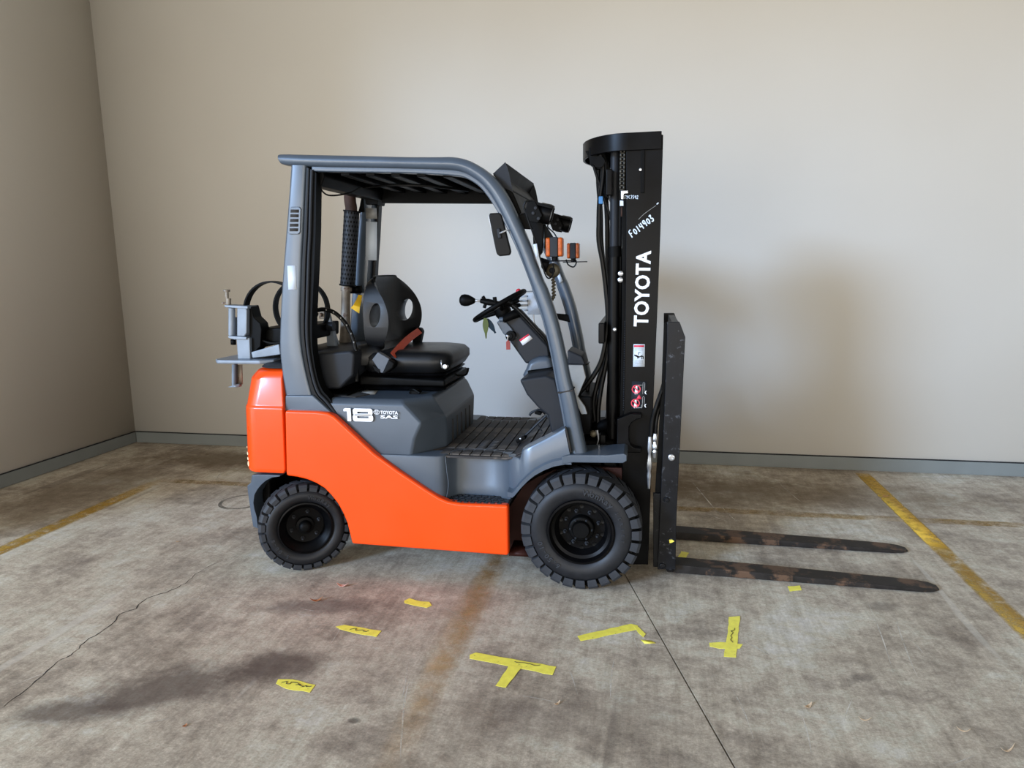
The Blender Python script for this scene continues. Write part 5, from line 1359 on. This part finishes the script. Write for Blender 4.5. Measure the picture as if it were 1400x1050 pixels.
mb = MB(); mb.prism([(-1.791,1.338),(-1.743,1.338),(-1.735,1.321),(-1.747,1.203),(-1.761,1.184),(-1.805,1.184)], 0.175, 0.25); mb.build('clamp_body', 'bracket_silver', cr_, bevel=0.006, seg=3)
mb = MB(); mb.prism([(-1.859,1.348),(-1.727,1.341),(-1.728,1.328),(-1.856,1.336)], 0.17, 0.26); mb.build('clamp_top_plate', 'bracket_silver', cr_, bevel=0.002)
mb = MB(); mb.prism([(-1.853,1.188),(-1.748,1.182),(-1.749,1.169),(-1.817,1.169),(-1.85,1.176)], 0.17, 0.26); mb.build('clamp_lower_plate', 'bracket_silver', cr_, bevel=0.002)
mb = MB(); mb.tube([(-1.836,0.2,1.331),(-1.849,0.2,1.19)], 0.017, 16, False); mb.build('clamp_pivot', 'bracket_silver', cr_)
mb = MB(); mb.prism([(-1.854,1.268),(-1.84,1.283),(-1.841,1.184),(-1.862,1.18)], 0.19, 0.25); mb.build('clamp_cheek', 'bracket_silver', cr_, bevel=0.004)
mb = MB(); mb.tube([(-1.853,0.2,1.35),(-1.85,0.2,1.381)], 0.013, 12, False); mb.tube([(-1.859,0.2,1.381),(-1.857,0.2,1.419)], 0.009, 10, False); mb.tube([(-1.858,0.2,1.417),(-1.857,0.2,1.426)], 0.017, 12, False); mb.tube([(-1.888,0.2,1.356),(-1.85,0.2,1.356)], 0.005, 8, False); mb.build('clamp_pin', 'exhaust_metal', cr_)
mb = MB(); mb.tube([(-1.842,0.2,1.167),(-1.844,0.2,1.139)], 0.014, 10, False); mb.build('pivot_nut', 'black_satin', cr_)
mb = MB(); mb.prism([(-1.745,1.342),(-1.728,1.342),(-1.715,1.282),(-1.682,1.251),(-1.676,1.221),(-1.69,1.129),(-1.712,1.113),(-1.737,1.063),(-1.747,1.063)], 0.20, 0.28); mb.build('cradle_side_plate', 'black_satin', cr_, bevel=0.004)
mb = MB(); mb.prism([(-1.758,1.216),(-1.621,1.224),(-1.47,1.228),(-1.475,1.15),(-1.628,1.134),(-1.754,1.109)], 0.25, 0.70); mb.build('cradle_saddle', 'black_satin', cr_, bevel=0.01)
mb = MB(); mb.prism([(-1.734,1.102),(-1.572,1.145),(-1.568,1.091),(-1.652,1.079),(-1.728,1.071)], 0.18, 0.60); mb.build('cradle_arm', 'bracket_silver', cr_, bevel=0.004)
for (px_, py_, yy, wd) in ((0, 0, 0.24, 0.05), (0, 0, 0.54, 0.05)):
    ctr = Vector((-1.621,0.25,1.305)); ctr.y = yy
    mb = MB(); mb.lathe([(0.155, -wd / 2), (0.163, -wd / 2), (0.163, wd / 2), (0.155, wd / 2), (0.155, -wd / 2)], ctr, 'Y', 48); rg = mb.build('bottle_strap', 'black_satin', cr_, sharp=40)
q = (-1.543,0.54,1.42); mb = MB(); mb.box(q, (0.045, 0.05, 0.012)); mb.tube([(q[0] - 0.01, q[1], q[2] - 0.01), (q[0] - 0.01, q[1], q[2] + 0.025)], 0.006, 8, False); mb.build('strap_latch', 'exhaust_metal', cr_)
mb = MB(); mb.tube([(-1.621,0.55,1.196),(-1.532,0.55,1.201),(-1.447,0.55,1.205),(-1.436,0.55,1.205)], 0.026, 16, False); mb.build('swing_tube', 'plastic_dark', cr_)
mb = MB(); mb.prism([(-1.508,1.319),(-1.493,1.319),(-1.488,1.294),(-1.474,1.228),(-1.441,1.098),(-1.473,1.089),(-1.509,1.093),(-1.505,1.228),(-1.522,1.244)], 0.60, 0.62); mb.prism([(-1.499,1.186),(-1.463,1.186),(-1.442,1.089),(-1.5,1.089)], 0.58, 0.60); mb.build('swing_bracket', 'bracket_silver', cr_, bevel=0.002)
q = (-1.505,0.56,1.272); mb = MB(); mb.box(q, (0.035, 0.03, 0.045)); mb.lathe([(0.012, 0.0), (0.010, -0.02), (0, -0.02)], (q[0], q[1] - 0.015, q[2]), 'Y', 10); mb.build('bottle_valve', 'exhaust_metal', cr_, bevel=0.003)
mb = MB(); mb.slab([(-1.60, 0.40), (-1.40, 0.40), (-1.40, 0.90), (-1.60, 0.90)], 1.075, 1.09); mb.build('cover_plate', 'plastic_dark', fk, bevel=0.004)
mb = MB(); mb.tube([(-1.417,0.22,1.287),(-1.387,0.22,1.31),(-1.338,0.22,1.321),(-1.294,0.22,1.313),(-1.256,0.22,1.291),(-1.215,0.22,1.246),(-1.186,0.22,1.186),(-1.172,0.22,1.126),(-1.167,0.22,1.062),(-1.171,0.22,0.952)], 0.011, 10); gh = mb.build('gas_hose', 'hose_rubber', fk)
mb = MB()
for k, q in enumerate([(-1.313,0.21,1.319),(-1.274,0.21,1.306),(-1.236,0.21,1.278),(-1.206,0.21,1.241),(-1.185,0.21,1.198),(-1.172,0.21,1.154),(-1.164,0.21,1.109),(-1.163,0.21,1.063),(-1.163,0.21,1.018)]):
    mb.box(q, (0.005, 0.006, 0.009))
mb.build('hose_print', 'label_grey', gh)
mb = MB(); mb.tube([(-1.454,0.3,1.212),(-1.426,0.3,1.259),(-1.407,0.3,1.297)], 0.008, 8); mb.tube([(-1.455,0.3,1.205),(-1.446,0.3,1.154),(-1.453,0.3,1.103)], 0.006, 8); mb.build('vapour_hose', 'hose_rubber', fk)

# --- exhaust
mb = MB(); mb.tube([(-1.489,0.8,1.054),(-1.48,0.8,1.168),(-1.472,0.8,1.299),(-1.462,0.8,1.437)], [0.038, 0.031, 0.027, 0.026], 20); ex = mb.build('exhaust_pipe', 'exhaust_metal', fk)
mb = MB(); mb.tube([(-1.462,0.8,1.394),(-1.461,0.8,1.416)], 0.033, 16, False); mb.build('pipe_clamp', 'exhaust_metal', ex)
mb = MB(); mb.tube([(-1.405,0.8,1.841),(-1.405,0.8,1.879),(-1.409,0.8,1.916),(-1.407,0.8,1.965),(-1.404,0.8,2.006)], 0.034, 20); mb.build('tail_pipe', 'exhaust_rust', ex)
sa, sb2 = Vector((-1.451,0.8,1.429)), Vector((-1.402,0.8,1.854))
mb = MB(); mb.tube([sa, sb2], 0.044, 28, False); sh = mb.build('heat_shield', 'plastic_dark', ex)
mb = MB()
axv = (sb2 - sa); ln_ = axv.length; axn = axv.normalized()
e1_ = axn.cross(Vector((0, 1, 0))).normalized(); e2_ = axn.cross(e1_)
rows = 17
for r in range(rows):
    for k in range(16):
        a = 2 * PI * (k + 0.5 * (r % 2)) / 16
        d = e1_ * math.cos(a) + e2_ * math.sin(a)
        if d.y > 0.35: continue
        c_ = sa + axn * ln_ * (r + 0.6) / rows + d * 0.0445
        t1 = axn; t2 = d.cross(axn)
        pts = [c_ + (t1 * math.cos(2 * PI * j / 6) * 0.0078 + t2 * math.sin(2 * PI * j / 6) * 0.0052) for j in range(6)]
        mb.poly([tuple(p_) for p_ in pts], [tuple(range(6))])
pf = mb.build('shield_perforations', 'black_satin', sh); pf['kind'] = 'stuff'
for c_ in (sa, sb2):
    mb = MB(); mb.tube([c_ - axn * 0.004, c_ + axn * 0.004], 0.050, 24, False); mb.build('shield_rim', 'black_satin', sh)
mb = MB(); mb.box((-1.425,0.86,1.401), (0.06, 0.04, 0.045)); mb.build('shield_bracket', 'black_satin', ex)

# ---------------------------------------------------------------- small things hung on the truck
def thing(o, label, cat, group=None):
    return set_props(o, label, cat, group)
mb = MB(); rings = []
for k in range(9):
    t = k / 8; w = (0.004 + 0.011 * math.sin(PI * min(1, t * 1.15 + 0.1))) * (1 if t < 0.9 else 0.6)
    c_ = Vector((-0.52,0.37,1.264)).lerp(Vector((-0.518,0.37,1.159)), t)
    rings.append([(c_.x - w, 0.37, c_.z), (c_.x + w, 0.37 + 0.004, c_.z), (c_.x + w, 0.374, c_.z), (c_.x - w, 0.374, c_.z)])
mb.loft(rings); thing(mb.build('hanging_tag', 'tag_green'), 'narrow green tag hanging from the forklift steering wheel', 'tag')
mb = MB(); rings = []
for k in range(9):
    t = k / 8; w = 0.004 + 0.009 * math.sin(PI * min(1, t * 1.1 + 0.05))
    c_ = Vector((-0.514,0.38,1.26)).lerp(Vector((-0.47,0.38,1.186)), t)
    rings.append([(c_.x - w, 0.378, c_.z - w * .5), (c_.x + w, 0.382, c_.z + w * .5), (c_.x + w, 0.385, c_.z + w * .5), (c_.x - w, 0.382, c_.z - w * .5)])
mb.loft(rings); thing(mb.build('hanging_tag', 'tag_teal'), 'narrow dark blue tag hanging slanted from the forklift steering wheel', 'tag')
mb = MB(); mb.prism([(-0.407,1.152),(-0.396,1.14),(-0.396,1.101),(-0.417,1.1),(-0.417,1.14)], 0.388, 0.394); kt = mb.build('key_tag', 'tag_red', bevel=0.001)
mb = MB(); mb.tube([(-0.407,0.391,1.146),(-0.409,0.391,1.157),(-0.408,0.391,1.168)], 0.0015, 6); mb.build('key_ring', 'steel_bright', kt)
thing(kt, 'small dark red key tag hanging from the ignition switch', 'key tag')
mb = MB(); rings = []
yt = [(-1.366,0.75,1.374),(-1.377,0.74,1.345),(-1.405,0.76,1.314),(-1.418,0.75,1.298)]; yt2 = [(-1.343,0.75,1.37),(-1.358,0.77,1.335),(-1.365,0.76,1.301),(-1.367,0.75,1.265)]
for p_, q_ in zip(yt, yt2):
    rings.append([p_, q_, (q_[0], q_[1] + 0.003, q_[2]), (p_[0], p_[1] + 0.003, p_[2])])
mb.loft(rings); thing(mb.build('hanging_tag', 'tag_yellow'), 'crumpled yellow tag behind the forklift seat beside the exhaust', 'tag')

# ---------------------------------------------------------------- tape on the floor
def tape(pts, label, z=0.0):
    # ragged strip of tape, outline in floor x,y; curls and overlaps lie a little higher
    out = []
    n = len(pts)
    for i in range(n):
        a, b_ = Vector(pts[i]), Vector(pts[(i + 1) % n])
        m = max(1, int((b_ - a).length / 0.03))
        for k in range(m):
            v = a.lerp(b_, k / m); out.append((v.x + random.uniform(-0.0022, 0.0022), v.y + random.uniform(-0.0022, 0.0022)))
    mb = MB(); mb.slab(out, 0.0009 + z, 0.0017 + z)
    return thing(mb.build('tape_strip', 'tape_yellow'), label, 'tape', 'yellow tape on the floor')
tape([(-0.379,-0.641),(-0.36,-0.619),(-0.028,-0.667),(-0.038,-0.723),(-0.197,-0.695),(-0.37,-0.666)], 'long yellow tape strip forming the bar of the T on the floor')
tape([(-0.21,-0.687),(-0.158,-0.688),(-0.195,-0.833),(-0.233,-0.826)], 'short yellow tape strip forming the stem of the T on the floor', 0.001)
tape([(-1.052,-0.92),(-0.997,-0.911),(-0.895,-0.931),(-0.893,-0.976),(-0.989,-0.97),(-1.046,-0.947)], 'yellow tape scrap nearest the big dark stain at lower left')
tape([(-1.005,-0.517),(-0.977,-0.497),(-0.797,-0.521),(-0.798,-0.569),(-0.919,-0.553),(-0.976,-0.538)], 'frayed yellow tape strip lying beyond the lower left scrap')
tape([(-0.794,-0.244),(-0.774,-0.218),(-0.714,-0.238),(-0.673,-0.235),(-0.649,-0.267),(-0.666,-0.291),(-0.732,-0.28),(-0.782,-0.267)], 'small crumpled yellow tape piece nearest the orange side panel')
tape([(0.028,-0.429),(0.244,-0.29),(0.275,-0.304),(0.272,-0.335),(0.044,-0.467)], 'slanted yellow tape strip in front of the front tyre')
tape([(0.257,-0.307),(0.278,-0.315),(0.306,-0.366),(0.297,-0.396),(0.276,-0.364)], 'torn yellow tape end curling toward the floor joint', 0.001)
tape([(0.288,-0.415),(0.329,-0.414),(0.35,-0.434),(0.306,-0.441)], 'tiny yellow tape shred beside the floor joint')
tape([(0.666,-0.164),(0.713,-0.15),(0.654,-0.487),(0.61,-0.489)], 'upright yellow tape strip of the cross on the right')
tape([(0.563,-0.393),(0.607,-0.38),(0.692,-0.383),(0.679,-0.419),(0.599,-0.432),(0.563,-0.421)], 'short yellow tape strip crossing the upright one on the right', -0.0006)
tape([(0.471,0.44),(0.498,0.532),(0.535,0.518),(0.508,0.427)], 'small yellow tape square at the heel of the near fork')
tape([(0.972,0.184),(1.032,0.202),(1.029,0.155),(0.972,0.131)], 'small yellow tape scrap beside the middle of the near fork')

# ---------------------------------------------------------------- leaves and twigs on the floor
def leaf(px_xy, ln, wd, rot, material, label, name='dry_leaf', cat='leaf'):
    mb = MB(); rings = []
    for k in range(9):
        t = k / 8; w = wd / 2 * math.sin(PI * (0.06 + 0.9 * t)); x = (t - 0.5) * ln; z = 0.002 + 0.018 * (2 * t - 1) ** 2 * (ln / 0.06)
        y = 0.25 * ln * (t - 0.5) ** 2
        rings.append([(x, y - w, z + w * 0.4), (x, y + w, z + w * 0.4), (x, y + w, z + w * 0.4 + 0.001), (x, y, z + 0.001), (x, y - w, z + w * 0.4 + 0.001)])
    zmin = min(v[2] for r in rings for v in r)
    rings = [[(v[0], v[1], v[2] - zmin + 0.0004) for v in r] for r in rings]
    mb.loft(rings); mb.xform(Matrix.Translation((px_xy[0], px_xy[1], 0)) @ Matrix.Rotation(rot, 4, 'Z'))
    return thing(mb.build(name, material), label, cat)
F = [(-1.14,-0.15),(-1.195,-0.311),(0.861,-0.769),(1.03,-0.813),(1.328,-0.819),(1.423,-0.899),(-1.225,-1.224),(0.003,-0.896),(-2.317,0.234),(1.85,1.645)]
leaf(F[0], 0.055, 0.022, 0.1, 'leaf_pink', 'curled pinkish dry leaf on the floor near the rear tyre')
leaf(F[1], 0.060, 0.018, 0.5, 'leaf_brown', 'brown dry leaf on the floor just nearer than the pinkish one')
leaf(F[2], 0.040, 0.014, 0.7, 'twig_pale', 'pale curled leaf on the floor right of the tape cross')
leaf(F[3], 0.040, 0.006, 0.0, 'twig_pale', 'thin pale twig on the floor below the curled leaf', 'twig', 'twig')
leaf(F[4], 0.040, 0.006, -0.2, 'twig_pale', 'short pale twig on the open floor at lower right', 'twig', 'twig')
leaf(F[5], 0.060, 0.006, 0.5, 'twig_pale', 'longer pale twig at the bottom right corner of the floor', 'twig', 'twig')
leaf(F[6], 0.018, 0.012, 1.2, 'leaf_brown', 'tiny brown leaf crumb on the dark stain at lower left')
leaf(F[7], 0.030, 0.010, 0.9, 'twig_pale', 'small pale leaf bit right of the yellow T')
leaf(F[8], 0.020, 0.012, 0.4, 'twig_pale', 'tiny white paper bit on the floor left of the rear tyre', 'paper_scrap', 'paper')
leaf(F[9], 0.035, 0.014, -0.3, 'leaf_brown', 'dark leaf bit lying on the yellow line by the back wall')

def scribble(px, owner, a, l):
    mb = MB(); x, y = px
    pts = [(x + l * (k / 7 - 0.5) * math.cos(a) + random.uniform(-0.008, 0.008), y + l * (k / 7 - 0.5) * math.sin(a) + random.uniform(-0.008, 0.008), 0.0030) for k in range(8)]
    mb.tube(pts, 0.0011, 5, True, 3); mb.build('pen_scribble', 'crack_dark', owner)
tapes = [o for o in C.objects if o.name.startswith('tape_strip')]
for i_, q_, a_, l_ in ((2, [(-0.989,-0.937)][0], 0.0, 0.07), (2, [(-0.934,-0.947)][0], -0.1, 0.05), (3, [(-0.889,-0.53)][0], -0.1, 0.08), (8, [(0.661,-0.314)][0], 1.4, 0.12), (0, [(-0.145,-0.666)][0], -0.1, 0.10)):
    scribble(q_, tapes[i_], a_, l_)
